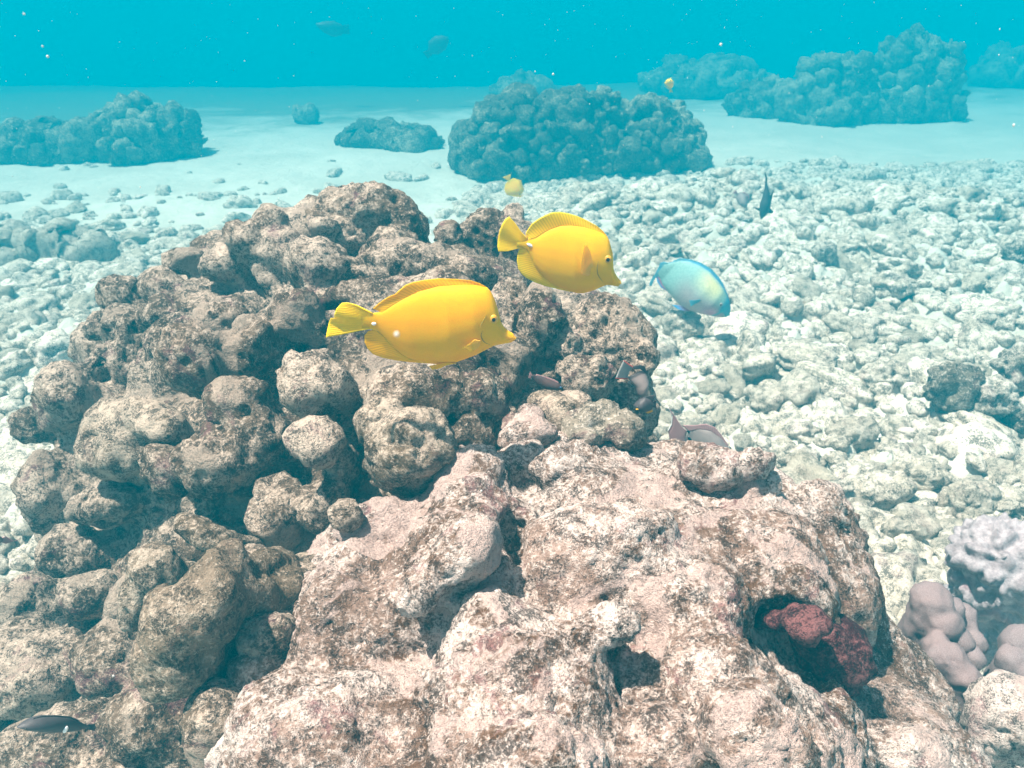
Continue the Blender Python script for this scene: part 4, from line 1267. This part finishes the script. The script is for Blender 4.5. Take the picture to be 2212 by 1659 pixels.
small_fish(f, [(300, 612), (420, 540), (560, 480), (720, 440), (950, 430), (1200, 452), (1350, 510), (1480, 575), (1560, 590)], [(300, 622), (450, 645), (650, 668), (900, 700), (1150, 700), (1300, 688), (1480, 650), (1560, 640)], .009, M_dark,
           [("tail_fin", [[(1500, 580), (1500, 650)], [(1640, 560), (1660, 620), (1640, 690)]], M_dkfin, .0015), ("dorsal_fin", [[(560, 484), (720, 444), (950, 434), (1200, 456), (1350, 512)], [(580, 462), (720, 424), (950, 412), (1210, 436), (1370, 500)]], M_dkfin, .0015)], ((430, 590), 18))
f.ball("white_spot", (1110, 600), 40, 56, .0016, M_white, ang=-30)
f = Fish("triggerfish", (0, 0), 2000 / 2212, (1425, 125), 9.5, pitch=165, label="faint dark fish in open blue water, left one of the two near the top")
small_fish(f, [(1365, 100), (1400, 92), (1440, 90), (1475, 105), (1492, 125)], [(1365, 110), (1400, 142), (1440, 160), (1475, 155), (1492, 130)], .05, M_dark,
           [("tail_fin", [[(1480, 110), (1480, 145)], [(1510, 105), (1512, 150)]], M_dkfin, .01)])
f = Fish("triggerfish", (0, 0), 2000 / 2212, (1885, 205), 9.5, pitch=50, label="faint dark fish in open blue water, right one of the two near the top")
small_fish(f, [(1850, 230), (1850, 180), (1880, 155), (1910, 152), (1935, 160)], [(1855, 235), (1895, 235), (1925, 215), (1940, 180), (1938, 165)], .05, M_dark,
           [("tail_fin", [[(1848, 215), (1868, 238)], [(1826, 225), (1850, 256)]], M_dkfin, .01)])


# ------------------------------------------------------------------ particles adrift in the water
def build_specks():
    import bmesh
    rnd = random.Random(9)
    bm = bmesh.new(); bmesh.ops.create_icosphere(bm, subdivisions=1, radius=1.0)
    bv = np.array([q.co[:] for q in bm.verts]); bf = np.array([[q.index for q in p.verts] for p in bm.faces]); bm.free()
    vs, fs, n = [], [], 0
    for i in range(900):
        d = .30 + 2.6 * rnd.random() ** .7
        p = W(rnd.uniform(-100, 2300), rnd.uniform(-60, 1500) if i % 2 else rnd.uniform(-60, 500), d)
        if p[2] < .75: continue
        r = .00025 * (1 + 1.8 * rnd.random() ** 6) * (.6 + .5 * d)
        vs.append(bv * r * np.array([rnd.uniform(.6, 1.2), 1, rnd.uniform(.8, 2.0)]) + p); fs.append(bf + n); n += len(bv)
    for (x, y, d, r) in ((857, 722, .20, .0007), (92, 100, .4, .0005), (52, 30, .35, .0005), (1557, 96, .4, .0007), (1195, 160, .5, .0007), (1300, 1330, .36, .0006), (245, 1460, .4, .0006), (103, 122, .5, .0009), (1040, 1060, .5, .0007)):
        vs.append(bv * r + W(x, y, d)); fs.append(bf + n); n += len(bv)
    o = link("drifting_particles", make_mesh("drifting_particles", np.concatenate(vs), np.concatenate(fs)), simple_mat("pale_detritus", (.55, .55, .53), .8, .1))
    tag(o, "tiny pale specks drifting in the water", "particles", kind="stuff")


build_specks()

# ------------------------------------------------------------------ the water itself
def build_haze():
    x0, x1, y0, y1, z0, z1 = -60, 60, -12, 72, -20, 1.4
    v = [(x, y, z) for x in (x0, x1) for y in (y0, y1) for z in (z0, z1)]
    f = [(0, 1, 3, 2), (4, 6, 7, 5), (0, 4, 5, 1), (2, 3, 7, 6), (0, 2, 6, 4), (1, 5, 7, 3)]
    me = make_mesh("haze", np.array(v, float), f, smooth=False)
    m = bpy.data.materials.new("sea_water")
    m.use_nodes = True
    nt = m.node_tree
    nt.nodes.clear()
    out = nt.nodes.new("ShaderNodeOutputMaterial")
    pv = nt.nodes.new("ShaderNodeVolumePrincipled")
    pv.inputs["Color"].default_value = (*HAZE_COLOR, 1)
    pv.inputs["Absorption Color"].default_value = (*HAZE_ABSORB, 1)
    pv.inputs["Density"].default_value = HAZE_DENSITY
    pv.inputs["Density Attribute"].default_value = ""
    nt.links.new(pv.outputs[0], out.inputs["Volume"])
    o = link("haze", me, m)
    tag(o, kind="stuff")


build_haze()
